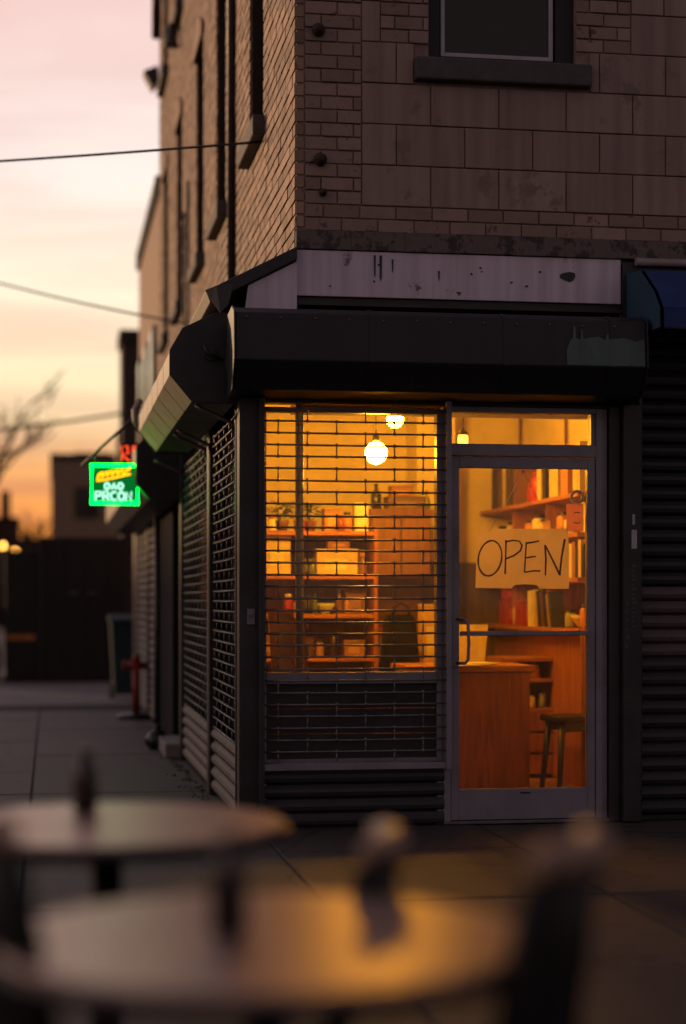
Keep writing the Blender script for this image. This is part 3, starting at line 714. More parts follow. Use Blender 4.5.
# z 1.198
zt=1.198+.002
jar((1.76,2.68,zt),.03,.10,CR,DK,'small cream jar on the middle shelf near the pole')
carton((1.80,2.72,zt),.12,.12,.17,DK,'dark square box on the middle shelf behind a bowl')
e=empty('bowl',(1.96,2.64,zt),'pale green bowl in the middle of the middle shelf','bowl')
MB().lathe([(.03,0),(.034,.01),(.06,.05),(.07,.075),(.066,.075),(.05,.045),(.02,.016)],n=24).build('body',colm((.5,.55,.3),.4),e)
bottle((2.07,2.70,zt),.03,.19,BR,'brown bottle on the middle shelf beside the bowl')
carton((2.12,2.70,zt),.15,.12,.15,(.20,.09,.04),'reddish brown box at the right end of the middle shelf')
# z .888
zt=.888+.002
carton((1.50,2.66,zt),.14,.14,.15,BR,'brown box on the lower shelf at the left of the pole')
bottle((2.03,2.70,zt),.032,.18,(.05,.03,.02),'dark brown bottle alone on the lower shelf')
e=empty('paper_stack',(1.74,2.60,.628+.002),'neat stack of cream paper on the lowest visible shelf','paper')
for k in range(5): MB().box(R(-.004,.004),.27,R(-.004,.004),.2,k*.013,k*.013+.012).build('sheet_bundle',colm(WH),e)
carton((2.07,2.63,.632),.15,.15,.07,(.30,.22,.14),'grey-brown flat box at the right end of the lowest visible shelf')
jar((2.25,2.62,.632),.03,.11,CR,BR,'small cream jar at the far right of the lowest visible shelf')
jar((1.565,2.60,1.795),.028,.10,WH,RD,'tiny white jar with red lid between the red jar and the plant')
jar((2.07,2.62,1.795),.026,.11,(.3,.05,.03),DK,'tiny red-brown jar in front of the brown cardboard box on the shelving top')
carton((1.74,2.62,1.795),.07,.08,.06,RD,'tiny red box between the two potted plants on the shelving top')
carton((1.98,2.64,1.672),.16,.12,.05,(.3,.12,.05),'small brown box stacked on the wide low yellow box')
jar((1.86,2.61,1.48),.024,.09,GN,DK,'tiny olive jar in front of the small black tin on the upper shelf')
jar((1.69,2.63,1.20),.032,.14,RD,WH,'red jar with white lid beside the cream jar on the middle shelf')
bottle((1.885,2.63,1.20),.022,.15,GN,'thin olive bottle left of the pale green bowl on the middle shelf')
bottle((2.115,2.62,1.20),.022,.13,(.4,.2,.05),'amber bottle in front of the reddish brown box on the middle shelf')
carton((1.68,2.66,.89),.20,.14,.12,(.10,.05,.03),'dark brown box on the lower shelf just right of the pole')
carton((2.10,2.64,.89),.15,.14,.10,(.34,.17,.07),'tan box on the lower shelf right of the dark brown bottle')
jar((1.92,2.64,.89),.03,.12,(.35,.2,.1),DK,'tan jar with dark lid between the dark box and the dark brown bottle')
jar((1.99,2.62,.632),.03,.09,OR,DK,'orange pot with dark lid next to the cream paper stack','pot','pot')
jar((2.46,3.02,.829+.192),.03,.09,RD,DK,'red jar on top of the small cream box in the brown cabinet')
bottle((2.80,3.08,1.979),.025,.14,GN,'thin olive bottle at the right end of the brown cabinet top')
carton((2.53,3.08,2.081),.16,.14,.06,(.25,.10,.04),'small reddish box stacked on the flat dark box on the brown cabinet')
# leaning boards at the left
for i,(x,c,l,h) in enumerate(((1.40,(.16,.08,.05),'dark picture board leaning inside the left edge of the window',1.22),(1.50,(.30,.15,.08),'reddish board leaning between the left window edge and the pole',1.10))):
    e=empty('leaning_board',(x,.75+.25*i,.029),l,'board')
    o=MB().box(0,.16,0,.02,0,h); o=o.build('panel',wood('board_wood',c),e,bevel=.003)
    MB().box(.0,.16,-.006,-.001,h-.03,h).box(0,.02,-.006,-.001,0,h-.031).box(.14,.16,-.006,-.001,0,h-.031).build('edging',M['wood_dk'],e)
    e.rotation_euler=(radians(-8),radians(-3),0)
# black bag on a stand, tall pale box, on a low bench
e=empty('bench',(2.26,1.98,.028),'low wooden bench behind the right half of the shop window','bench')
MB().box(0,.60,0,.5,.72,.76).build('top',M['wood_x'],e,bevel=.004)
for x in (.02,.54):
    for y in (.02,.44): MB().box(x,x+.04,y,y+.04,0,.719).build('leg',M['wood'],e)
e=empty('tote_bag',(2.405,2.12,.790),'black tapering bag standing on the bench behind the grille','bag')
MB().prism([(-.135,0),(.135,0),(.14,.05),(.105,.37),(.085,.41),(-.085,.41),(-.105,.37),(-.14,.05)],-.06,.06,'y').build('body',M['bagcloth'],e,bevel=.02)
MB().tube([(-.06,-.05,.40),(-.05,-.05,.46),(0,-.05,.485),(.05,-.05,.46),(.06,-.05,.40)],.008,8).build('handle',M['bagcloth'],e)
carton((2.58,2.2,.790),.17,.14,.46,(.62,.40,.16),'tall pale carton standing on the bench right of the black bag')
carton((2.44,3.02,.829),.10,.10,.17,CR,'small cream box in the open middle of the brown cabinet')
carton((2.58,3.02,.829),.19,.14,.12,(.06,.04,.03),'small dark box in the open middle of the brown cabinet')
bottle((2.41,3.06,1.979),.04,.19,DK,'dark bottle standing on top of the brown cabinet')
carton((2.50,3.05,1.979),.28,.2,.08,(.12,.06,.03),'flat dark box lying on top of the brown cabinet')
# bookcase: upper shelf z 2.013
zt=2.013+.002
up=[(3.62,.13,.33,DK,'thick black binder at the far end of the top bookcase shelf'),(3.46,.10,.30,(.10,.05,.03),'dark brown ledger second from the far end of the top shelf'),
(3.36,.05,.31,CR,'cream book between dark volumes on the top shelf'),(3.16,.14,.32,(.06,.04,.03),'broad dark album in the far half of the top shelf'),(2.98,.09,.27,(.16,.07,.04),'brown book just before the red tin on the top shelf'),
(2.30,.10,.34,WH,'tall white folder right of the red tin on the top shelf'),(2.17,.09,.36,DK,'tall black folder between two pale ones on the top shelf'),(1.86,.22,.36,(.62,.5,.28),'wide tan folder box near the middle of the top shelf'),
(1.62,.17,.30,OR,'orange book box on the near half of the top shelf'),(1.34,.16,.34,CR,'tall cream box file at the near end of the top shelf')]
for y,w,h,c,l in up: book((3.47,y,zt),w,.2,h,c,l)
jar((3.55,2.76,zt),.06,.15,RD,RD,'red tin on the top bookcase shelf','tin','tin')
jar((3.53,2.54,zt),.065,.22,(.5,.02,.03),RD,'taller bright red tin on the top bookcase shelf','tin','tin')
# shelf z 1.748
zt=1.748+.002
for i,(y,c,h,l) in enumerate(((3.6,BR,.13,'brown jar at the far end of the second bookcase shelf'),(3.3,CR,.15,'cream jar in the far part of the second bookcase shelf'),(2.75,OR,.14,'orange jar right of the divider on the second bookcase shelf'),(2.55,WH,.17,'white jar in the middle of the second bookcase shelf'),(2.36,CR,.13,'short cream jar beside a white jar on the second shelf'),(1.9,OR,.16,'orange jar in the near part of the second bookcase shelf'),(1.72,WH,.12,'low white pot in the near part of the second shelf'),(1.5,BR,.15,'brown jar at the near end of the second bookcase shelf'))):
    jar((3.53,y,zt),.055,h,c,DK,l)
# shelf z 1.448
zt=1.448+.002
y=1.22
for i,(w,h,c,l) in enumerate(((.05,.22,DK,'black book at the near end of the third bookcase shelf'),(.06,.25,CR,'cream book second on the third bookcase shelf'),(.05,.20,DK,'short black book third on the third bookcase shelf'),(.07,.24,(.3,.14,.06),'tan book fourth on the third bookcase shelf'),(.06,.23,WH,'white book beside the tan one on the third shelf'),(.06,.21,RD,'red book on the third bookcase shelf'))):
    book((3.46,y,zt),w,.2,h,c,l); y+=w+.012
for yy,c,l in ((2.3,BR,'brown box in the middle of the third bookcase shelf'),(2.7,DK,'black box in the middle of the third bookcase shelf'),(3.3,GN,'olive box at the far part of the third bookcase shelf')):
    carton((3.48,yy,zt),.2,.25,.2,c,l)
# shelf z 1.108 : red boxes, cream folders, leaning black books
zt=1.108+.002
for yy,w,h,c,l in ((3.30,.17,.17,RD,'red box at the far end of the low bookcase shelf'),(2.80,.19,.16,(.32,.02,.015),'larger red box right of a cream tin on the low bookcase shelf')): carton((3.46,yy,zt),.2,w,h,c,l)
carton((3.47,3.34,zt+.195),.13,.11,.10,(.42,.02,.03),'small red box stacked on the far red box')
jar((3.54,3.12,zt),.06,.16,CR,WH,'cream tin between two red boxes on the low bookcase shelf','tin','tin')
y=2.52
for w,h,c,ln,l in ((.09,.26,WH,4,'white folder at the far end of the leaning row'),(.08,.27,(.6,.46,.25),7,'cream folder second in the leaning row'),):
    book((3.46,y,zt),w,.22,h,c,l,ln); y-=w+.02
for w,h,c,ln,l in ((.05,.27,DK,14,'black book leaning on the cream folder'),(.045,.26,(.12,.06,.03),15,'dark brown leaning book after the black one'),(.05,.28,DK,17,'black leaning book in the middle of the row'),(.04,.25,(.3,.2,.1),18,'tan leaning book near the end of the row'),(.05,.27,(.03,.03,.035),21,'last black book in the leaning row on the low shelf')):
    book((3.46,y-.03,zt),w,.10,h,c,l,ln); y-=w+.035
e=empty('bowl',(3.56,1.55,zt),'pale bowl at the near end of the low bookcase shelf','bowl')
MB().lathe([(.03,0),(.04,.01),(.08,.06),(.09,.09),(.085,.09),(.06,.05),(.02,.016)],n=24).build('body',colm((.55,.42,.25),.4),e)
# drawer cabinet things
carton((3.22,2.30,.741),.15,.18,.035,CR,'flat cream box on the upper shelf of the drawer cabinet')
carton((3.23,2.31,.798),.13,.15,.02,(.35,.2,.1),'thin brown box lying on the flat cream box')
jar((3.43,2.36,.741),.05,.09,OR,CR,'squat orange pot on the upper shelf of the drawer cabinet','pot','pot')
carton((3.23,2.29,.53),.12,.15,.035,(.25,.18,.1),'flat brown tray on the lower shelf of the drawer cabinet')
jar((3.41,2.33,.53),.03,.08,CR,WH,'small cream pot on the lower shelf of the drawer cabinet','pot','pot')
jar((3.49,2.33,.53),.028,.12,(.3,.3,.25),DK,'thin grey jar on the lower shelf of the drawer cabinet')
# on the counter: framed card, papers
e=empty('paper_stack',(2.65,1.28,.874),'loose white papers spread on the counter top','paper')
for k in range(4):
    q=MB().box(-.1,.1,-.14,.14,0,.003).build('sheet',colm(WH),e,loc=(.05*k,.04*k,.0035*k),rz=R(-.5,.5))
e=empty('display_card',(2.72,1.62,.874),'pale leaning display card standing on the left of the counter','card')
MB().add([(-.10,0,0),(.17,0,0),(.21,.06,.26),(-.08,.06,.26)],[(0,1,2,3)]).build('card_face',colm((.62,.5,.26)),e,solid=.006)
MB().add([(0,.055,.22),(.08,.055,.22),(.08,.16,0),(0,.16,0)],[(0,1,2,3)]).build('easel_back',colm(BR),e,solid=.004)
# wall paper notes on door glass, hanging things
e=empty('note',(2.99,.012,1.705),'pink handwritten note taped inside the door glass at the right','note')
MB().add([(0,.001,0),(.105,.001,0),(.105,.001,.16),(0,.001,.16)],[(0,1,2,3)]).build('paper_sheet',M['pink'],e)
MB().tube([(.045,-.001,.105),(.06,-.001,.11),(.085,-.001,.106)],.003,5).tube([(.045,-.001,.05),(.065,-.001,.045),(.085,-.001,.05)],.003,5).build('writing',M['ink'],e)
e=empty('tape_roll',(3.06,.03,1.905),'pale ring of tape hanging inside the door glass above the pink note','tape')
MB().tube([(.035*cos(a),0,.035*sin(a)) for a in [2*pi*k/20 for k in range(20)]],.009,8,closed=True).build('ring',colm(WH),e)
MB().tube([(0,0,.035),(0,0,.16)],.0012,5).build('hanging_thread',M['string'],e)

jar((3.52,2.06,2.015),.05,.20,(.2,.1,.05),DK,'brown canister between the black folder and the tan box on the top shelf','tin','tin')
for yy,c,l in ((1.32,WH,'rolled white paper bundle at the near end above the second shelf'),): carton((3.50,yy,1.75),.12,.10,.18,c,l)
carton((3.47,2.05,1.75),.14,.2,.09,(.4,.2,.1),'flat tan box lying near the divider on the second bookcase shelf')
carton((3.50,2.02,1.45),.14,.14,.24,(.45,.33,.18),'tall tan box beside the near divider on the third bookcase shelf')
jar((3.55,1.80,1.11),.045,.12,(.3,.3,.25),DK,'grey jar between the leaning books and the pale bowl')
jar((3.53,1.40,1.11),.04,.16,OR,DK,'orange jar at the very near end of the low bookcase shelf')
# OPEN sign
sx0,sx1,sz0,sz1=2.443,3.006,1.366,1.718; sy=.012
e=empty('open_sign',((sx0+sx1)/2,sy,sz0),'hand-lettered OPEN sign on brown card hanging inside the door glass','sign')
cx=(sx0+sx1)/2
pts=[(sx0-cx,.004),(sx0-cx+.012,sz1-sz0-.004),(sx1-cx-.004,sz1-sz0),(sx1-cx,.0)]
nx=[(.10+.0,.0),(.095,.016),(.07,.024),(.0,.026),(-.045,.022),(-.06,.01),(-.062,.001)]
MB().add([(x,.001,z) for x,z in pts+nx],[tuple(range(len(pts+nx)))]).build('card',M['card'],e)
def sp(x,y): return (sx0+(x-150)/305*(sx1-sx0)-cx, sz1-(y-450)/195*(sz1-sz0)-sz0)
def stroke(mb,pl,w=.0105):
    P=[Vector(sp(*p)) for p in pl]; n=len(P)
    L=[];Rr=[]
    for i,p in enumerate(P):
        t=(P[min(i+1,n-1)]-P[max(i-1,0)]).normalized(); q=Vector((-t.y,t.x))*w/2*R(.8,1.15)
        L.append(p+q); Rr.append(p-q)
    vs=[(a.x,-.0012,a.y) for a in L]+[(a.x,-.0012,a.y) for a in Rr]
    mb.add(vs,[(i,i+1,n+i+1,n+i) for i in range(n-1)])
lt=MB()
stroke(lt,[(205+38*cos(a)+6*sin(a)-8,547-57*sin(a)) for a in [radians(70+k*15) for k in range(27)]])
stroke(lt,[(249,488),(248,530),(246,598)]); stroke(lt,[(245,494),(270,489),(292,491),(301,505),(296,522),(275,538),(249,548)])
stroke(lt,[(315,494),(312,540),(309,592)]); stroke(lt,[(313,498),(335,495),(357,490)]); stroke(lt,[(312,546),(330,542),(347,541)]); stroke(lt,[(309,592),(340,587),(360,588),(358,584)])
stroke(lt,[(377,602),(379,550),(376,503)]); stroke(lt,[(376,503),(395,540),(425,601)]); stroke(lt,[(424,602),(430,545),(441,484)],.012)
lt.build('lettering',M['ink'],e)
hk=sp(305,268)
MB().tube([(hk[0],0.002,hk[1]),(sp(195,462)[0],.002,sp(195,462)[1])],.0016,6).tube([(hk[0],.002,hk[1]),(sp(415,462)[0],.002,sp(415,462)[1])],.0016,6).build('hanging_string',M['string'],e)
MB().lathe([(.012,0),(.010,.006),(.003,.012)],n=14).build('suction_hook',M['alu'],e,loc=(hk[0],.002,hk[1]))

# ------------------------------------------------------------------ blue awning at the right
e=empty('awning',(3.37,0,2.69),'dark blue canvas awning over the shuttered shop at the right edge','awning')
MB().sheet([(.05,.54),(-.18,.52),(-.42,.36),(-.52,.25)],.03,3.2,'x').sheet([(-.52,.25),(-.525,.14)],.03,3.2,'x').build('canopy',M['awning'],e,solid=.006)
MB().prism([(.05,.54),(-.18,.52),(-.42,.36),(-.52,.25),(-.525,.14),(.05,.14)],.0,.008,'x').build('side_panel',M['awning_side'],e)
MB().tube([(.04,-.51,.15),(3.2,-.51,.15)],.014,8).build('front_bar',M['alu'],e)

# ------------------------------------------------------------------ neon sign, flood light, wall lamp
e=empty('neon_sign',(.325,4.72,2.085),'small green-framed neon shop sign with amber and white letters on the side wall','sign')
w,h=.40,.335
MB().box(0,w,.02,.10,0,h).build('sign_box',M['signback'],e,bevel=.006)
MB().tube([(.012,0,.012),(w-.012,0,.012),(w-.012,0,h-.012),(.012,0,h-.012)],.016,8,closed=True).build('border_tube',M['neon_green'],e)
am=MB(); P=[(.06,.21),(.075,.25),(.095,.27),(.10,.22),(.115,.255),(.135,.275),(.14,.23),(.155,.265),(.175,.285),(.18,.235),(.20,.275),(.22,.29),(.225,.24),(.245,.28),(.265,.295),(.27,.245),(.30,.285),(.33,.30)]
am.tube([(x,.004,z) for x,z in P],.009,6); am.tube([(.05,.006,.195),(.12,.006,.205),(.2,.006,.222),(.33,.006,.255)],.007,6); am.build('amber_script',M['neon_amber'],e)
wt=MB()
def seg(pl,x,z,s): wt.tube([(x+a*s,.006,z+b_*s) for a,b_ in pl],.0065,6)
GL={'A':[[(0,0),(.35,1),(.7,0)],[(.15,.4),(.55,.4)]],'R':[[(0,0),(0,1),(.55,.95),(.6,.7),(.5,.5),(0,.5)],[(.3,.5),(.65,0)]],'P':[[(0,0),(0,1),(.55,.95),(.6,.7),(.5,.5),(0,.5)]],'E':[[(.6,0),(0,0),(0,1),(.6,1)],[(0,.5),(.5,.5)]],'C':[[(.62,.85),(.4,1),(.1,.85),(0,.5),(.1,.15),(.4,0),(.62,.15)]],'O':[[(.35,1),(.05,.8),(0,.5),(.05,.2),(.35,0),(.62,.2),(.7,.5),(.62,.8),(.35,1)]],'N':[[(0,0),(0,1),(.6,0),(.6,1)]]}
for k,ch in enumerate('PRCON'):
    for pl in GL[ch]: seg(pl,.045+k*.062,.035,.072)
for k,ch in enumerate('OAO'):
    for pl in GL[ch]: seg(pl,.12+k*.055,.125,.055)
wt.build('white_letters',M['neon_white'],e)
MB().tube([(-.07,.05,.32),(.72,.05,1.06)],.012,8).tube([(.04,.05,h),(.04,.05,h+.09)],.006,6).tube([(.25,.05,h),(.25,.05,h+.28)],.006,6).build('bracket_arm',M['black'],e)
e=empty('red_neon_sign',(.585,5.35,2.46),'small red neon sign glowing above the green-framed sign','sign')
MB().box(0,.34,.02,.06,0,.19).build('sign_box',M['black'],e)
m=MB()
m.tube([(.02,0,.03),(.02,0,.16),(.07,0,.16),(.08,0,.10),(.02,0,.09),(.09,0,.03)],.010,6).tube([(.18,0,.03),(.12,0,.03),(.12,0,.16),(.18,0,.16)],.010,6).tube([(.23,0,.03),(.23,0,.16),(.29,0,.13),(.29,0,.06),(.23,0,.03)],.010,6)
m.build('letter_tubes',M['neon_red'],e)
MB().tube([(.30,.04,.17),(.46,.04,.17)],.01,6).build('bracket_arm',M['black'],e)

e=empty('floodlight',(1.40,13.3,8.08),'unlit box floodlight sticking out from the far upper corner of the brick wall','light')
MB().prism([(-.005,-.06),(-.09,-.16),(-.21,.06),(-.02,.14)],-.14,.14,'y').build('head',M['drain'],e,bevel=.01)
MB().tube([(0,0,0),(-.1,0,.0)],.03,8).build('bracket_arm',M['drain'],e)
e=empty('wall_lamp',(1.40,9.4,7.45),'dark bell-shaped lamp fixed high on the brick side wall','light')
m=MB().lathe([(.085,-.14),(.075,-.10),(.045,.02),(.03,.08),(.015,.12)],n=20); m.v=[(x-.10,y,z) for x,y,z in m.v]; m.build('shade',M['drain'],e)
MB().tube([(0,0,.05),(-.06,0,.10),(-.10,0,.11)],.012,8).build('bracket_arm',M['drain'],e)

# overhead cables
def cable(label,a,b,sag,r,name='overhead_cable'):
    a,b=Vector(a),Vector(b)
    pts=[a.lerp(b,k/24)-Vector((0,0,4*sag*(k/24)*(1-k/24))) for k in range(25)]
    o=MB().tube(pts,r,6).build(name,M['wire']); tag(o,label,'cable')
cable('thin black cable running to the nearest side window sill',(-7.8,9.6,5.6),(1.40,1.75,4.36),.12,.009)
cable('sagging black cable reaching the side wall above the shutters',(-6.5,22,9.0),(1.40,8.4,4.15),.35,.012)
cable('lowest dark cable crossing low above the far rooftops',(-12,32,5.4),(1.45,26.2,5.05),.55,.03)

# ------------------------------------------------------------------ street furniture left
e=empty('wheelie_bin',(1.10,15.2,-.09),'dark teal wheeled rubbish bin standing against the side wall','bin')
MB().add([(-.22,-.26,.08),(.22,-.26,.08),(.22,.26,.08),(-.22,.26,.08),(-.27,-.33,1.08),(.27,-.33,1.08),(.27,.33,1.08),(-.27,.33,1.08)],[(0,3,2,1),(4,5,6,7),(0,1,5,4),(1,2,6,5),(2,3,7,6),(3,0,4,7)]).build('body',M['bin'],e,bevel=.02)
MB().prism([(-.37,1.085),(-.35,1.13),(0,1.19),(.34,1.15),(.36,1.085)],-.29,.29,'x').build('lid',M['bin'],e,bevel=.012)
for x in (-.24,.24): MB().tube([(x-.03,.24,.1),(x+.03,.24,.1)],.1,18).build('wheel',M['tyre'],e)
MB().tube([(-.2,.36,1.05),(-.2,.42,1.07),(.2,.42,1.07),(.2,.36,1.05)],.015,8).build('handle',M['bin'],e)
e=empty('standpipe',(.93,9.6,.003),'red-painted standpipe on a flat dark base beside the shutters','standpipe')
MB().lathe([(.20,0),(.21,.02),(.20,.05),(.06,.06)],n=24).build('base',M['black'],e)
MB().tube([(0,0,.055),(0,0,.60)],.042,12).tube([(-.13,0,.58),(.13,0,.58)],.04,12).build('pipe',M['red'],e)
for x in (-.15,.13): MB().tube([(x,0,.58),(x+.02,0,.58)],.055,12).build('cap',M['red'],e)
MB().lathe([(.035,.62),(.05,.64),(.05,.67),(.02,.70)],n=14).build('valve',M['red'],e)
tag(MB().tube([(1.30,13.4,-.09),(1.30,13.4,3.2)],.045,10).build('red_pipe',M['red']),'dull red pipe running up the side wall behind the bin','pipe')
e=empty('rubble_bag',(.92,5.55,.003),'small dark rubbish bag lying by the side doorstep','bag')
m=MB().lathe([(.05,0),(.09,.03),(.10,.08),(.07,.14),(.03,.17),(.045,.21)],n=12); m.v=[(x*R(.85,1.15),y*R(.85,1.15),z) for x,y,z in m.v]; m.build('sack',M['black'],e)

# litter of dead leaves at the foot of the side grilles
lf=MB()
for k in range(90):
    y=R(.2,5.0); x=1.03-abs(random.gauss(0,.07)); s=R(.012,.03); a=R(0,6.28)
    lf.add([(x+s*cos(a),y+s*sin(a),.006),(x-s*.5*sin(a),y+s*.5*cos(a),.006+R(.0,.018)),(x-s*cos(a),y-s*sin(a),.006),(x+s*.5*sin(a),y-s*.5*cos(a),.006+R(0,.018))],[(0,1,2,3)])
tag(lf.build('dead_leaves',mat('dry_leaf',(.07,.04,.025),.9,var=.4)),'dry leaves blown against the foot of the side shutters','leaves',kind='stuff')

# black enclosure beyond the apron
e=empty('site_hoarding',(-.13,20.6,-.09),'tall black plywood hoarding box blocking the far pavement','hoarding')
m=MB().box(0,1.42,.0,2.6,.02,2.45)
for k in range(4): m.box(.02+k*.36,.03+k*.36,-.012,-.002,.04,2.44)
m.build('main_panel',M['hoard'],e,bevel=.01)
MB().box(-.62,-.06,.05,2.2,.02,2.22).build('side_panel',M['hoard'],e,bevel=.01)
MB().box(-.05,.0,-.03,.05,0.02,2.42).build('corner_rail',M['drain'],e)
MB().box(-.58,-.12,.035,.048,.72,.80).build('reflector',M['reflector'],e)
for x in (.45,.75): MB().tube([(x,-.03,1.50),(x+.16,-.03,1.50)],.02,8).build('grab_handle',M['galv'],e)

# parked car at the left edge
def car(loc,rz):
    e=empty('parked_car',loc,'pale blue parked car cut off by the left edge of the picture','car',rz=rz)
    prof=[(-2.1,.30),(2.1,.30),(2.15,.55),(2.05,.78),(1.15,.90),(.45,1.36),(-.9,1.40),(-1.65,1.02),(-2.1,.95),(-2.18,.6)]
    m=MB(); n=len(prof)
    for i,x in enumerate((-.85,-.80,.80,.85)):
        for y,z in prof:
            k=1.0 if abs(x)<.82 else .97
            sh=(1-.20*max(0,(z-.9))/.5) if True else 1
            m.v.append((x*sh,y*k,.3+(z-.3)*k))
    for i in range(3):
        for j in range(n): m.f.append((i*n+j,i*n+(j+1)%n,(i+1)*n+(j+1)%n,(i+1)*n+j)); m.m.append(0); m.sm.append(False)
    m.f.append(tuple(range(n))[::-1]); m.f.append(tuple(3*n+j for j in range(n))); m.m+=[0,0]; m.sm+=[False,False]
    m.build('body',M['car'],e,bevel=.04)
    MB().add([(-.62,-1.60,1.06),(.62,-1.60,1.06),(.56,-.98,1.375),(-.56,-.98,1.375)],[(0,1,2,3)]).build('rear_window',M['car_glass'],e,solid=.05)
    MB().add([(-.66,1.12,.94),(.66,1.12,.94),(.60,.52,1.335),(-.60,.52,1.335)],[(0,1,2,3)]).build('windscreen',M['car_glass'],e,solid=.05)
    for s in (-1,1):
        MB().add([(s*.84,-1.4,.98),(s*.84,.95,.96),(s*.71,.42,1.32),(s*.71,-.9,1.34)],[(0,1,2,3)]).build('side_window',M['car_glass'],e,solid=.03)
        MB().box(s*.72-.1,s*.72+.1,-2.19,-2.12,.74,.88).build('tail_light',M['tail'],e,bevel=.01)
        for y in (-1.3,1.35):
            w=MB().tube([(s*.86-.1,y,.31),(s*.86+.02 if s>0 else s*.86+.1,y,.31)],.31,24).build('wheel',M['tyre'],e)
            MB().tube([(s*.90,y,.31),(s*.91,y,.31)],.19,18).build('rim',M['rim_steel'],w)
    return e
car((-1.78,22.5,-.13),0)

# ------------------------------------------------------------------ neighbouring and far buildings
def bld(name,label,x0,x1,y0,y1,h,m,wins=(),cat='building',z0=-.13,roof=.25,chim=()):
    e=empty(name,(x0,y0,z0),label,cat); w,d=x1-x0,y1-y0
    MB().box(0,w,0,d,0,h-z0).build('wall',m,e)
    r=MB().box(-.05,w+.05,-.05,d+.05,h-z0+.001,h-z0+roof).build('roof',M['roof'],e)
    for cx_,cw,ch in chim: MB().box(cx_,cx_+cw,d*.3,d*.3+cw,h-z0+roof,h-z0+roof+ch).build('chimney',m,r)
    for face,u,z,ww,hh in wins:
        f=(MB().box(u,u+ww,-.05,-.002,z,z+hh) if face=='f' else MB().box(-.05,-.002,u,u+ww,z,z+hh)).build('window',M['frame_dark'],e)
        (MB().box(u+.05,u+ww-.05,-.06,-.052,z+.05,z+hh-.05) if face=='f' else MB().box(-.06,-.052,u+.05,u+ww-.05,z+.05,z+hh-.05)).build('pane',M['car_glass'],f)
    return e
bld('brick_house','lower brick building attached beyond the far end of the corner building',1.40,9,13.22,18.6,6.55,M['brick'],[('s',.6,3.2,.8,1.9),('s',2.2,3.2,.8,1.9),('s',3.9,3.2,.8,1.9),('s',.8,.3,3.6,2.4)])
bld('dark_house','dark narrow-fronted building past the gap, in shade at the wall end',1.42,9,26,27.2,6.45,M['far2'],[('f',1,3.4,.9,1.5),('s',1,3.4,.9,1.5)])
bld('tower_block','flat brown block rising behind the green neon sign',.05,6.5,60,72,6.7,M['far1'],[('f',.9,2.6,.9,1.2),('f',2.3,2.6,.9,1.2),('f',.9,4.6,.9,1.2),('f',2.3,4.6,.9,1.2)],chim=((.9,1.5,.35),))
bld('rooftop_house','dark house with a square chimney at the left skyline',-3.6,-1.75,90,98,5.6,M['far3'],[('f',.3,2.5,.8,1.3)],cat='house',chim=((.85,.55,1.55),(.1,.3,.5)))
bld('low_house','low dark house stepping down beside the chimney house',-1.72,.6,88,97,4.35,M['far2'],[('f',.5,1.5,.8,1.3)],cat='house',chim=((.2,.5,.45),))
bld('terrace_house','red-brown house further left along the distant street',-9,-3.7,86,96,6.6,M['far3'],[('f',1,2.5,.8,1.3),('f',3,2.5,.8,1.3)],cat='house',chim=((3.4,.6,1.1),))
for i,(y0,y1,h,t) in enumerate(((8,17,4.75,'plain'),(17.1,26,4.9,'taller'),(26.1,37,4.7,'wide'))):  # unseen houses added across the street; heights set to shade the lower side wall
    bld('shade_house',t+' low brick house added out of view across the street to shade the side wall',-22,-16,y0,y1,h,M['far3'],[('f',1,2.2,.9,1.4),('f',3.4,2.2,.9,1.4)])
bld('corner_house','dark house closing the end of the distant street',.65,8,92,102,4.1,M['far2'],(),cat='house')

def tree(name,label,loc,h,seed,spread=.5):
    rnd=random.Random(seed); e=empty(name,loc,label,'tree'); tr=MB(); cr=MB()
    def br(p,d,L,r,depth,mb):
        pts=[p]; q=p.copy(); dd=d.copy()
        for k in range(4):
            dd=(dd+Vector((rnd.uniform(-.2,.2),rnd.uniform(-.2,.2),rnd.uniform(-.05,.15)))).normalized(); q=q+dd*L/4; pts.append(q.copy())
        mb.tube(pts,[r*(1-.13*k) for k in range(5)],5,caps=False)
        if depth<=0: return
        for k in range(3 if depth>1 else 4):
            a=rnd.uniform(0,6.28); i=rnd.choice((2,3,4)); nd=(dd+Vector((cos(a),sin(a),rnd.uniform(-.1,.5)))*rnd.uniform(.5,.95)*spread*1.6).normalized()
            br(pts[i],nd,L*rnd.uniform(.6,.8),r*.60,depth-1,cr)
    br(Vector((0,0,0)),Vector((0,0,1)),h*.38,h*.026,5,tr)
    tr.build('trunk',M['bark'],e); cr.build('crown',M['bark'],e); return e
tree('bare_tree','tall bare winter tree against the orange sky at the left edge',(-2.05,48,-.13),9.2,3,.55)
tree('bare_tree','shorter thin bare tree beside the brown block',(-1.1,66,-.13),5.4,11,.4)
tree('bare_tree','bare tree behind the distant chimney house',(-4.6,70,-.13),8.5,5,.5)
for x,y,z,l in ((-2.29,80,3.86,'lit street lamp furthest to the left in the distance'),(-1.62,78,3.54,'lit street lamp nearer the hoarding in the distance')):
    e=empty('street_lamp',(x,y,-.13),l,'street lamp','distant street lamps')
    MB().tube([(0,0,0),(0,0,z)],[.07,.05],8).build('post',M['drain'],e)
    MB().lathe([(.001,-.11)]+[(.11*cos(a),.11*sin(a)) for a in [radians(q) for q in range(-70,91,20)]],c=(0,0,z+.24),n=14).build('lamp_globe',M['lamp_far'],e)

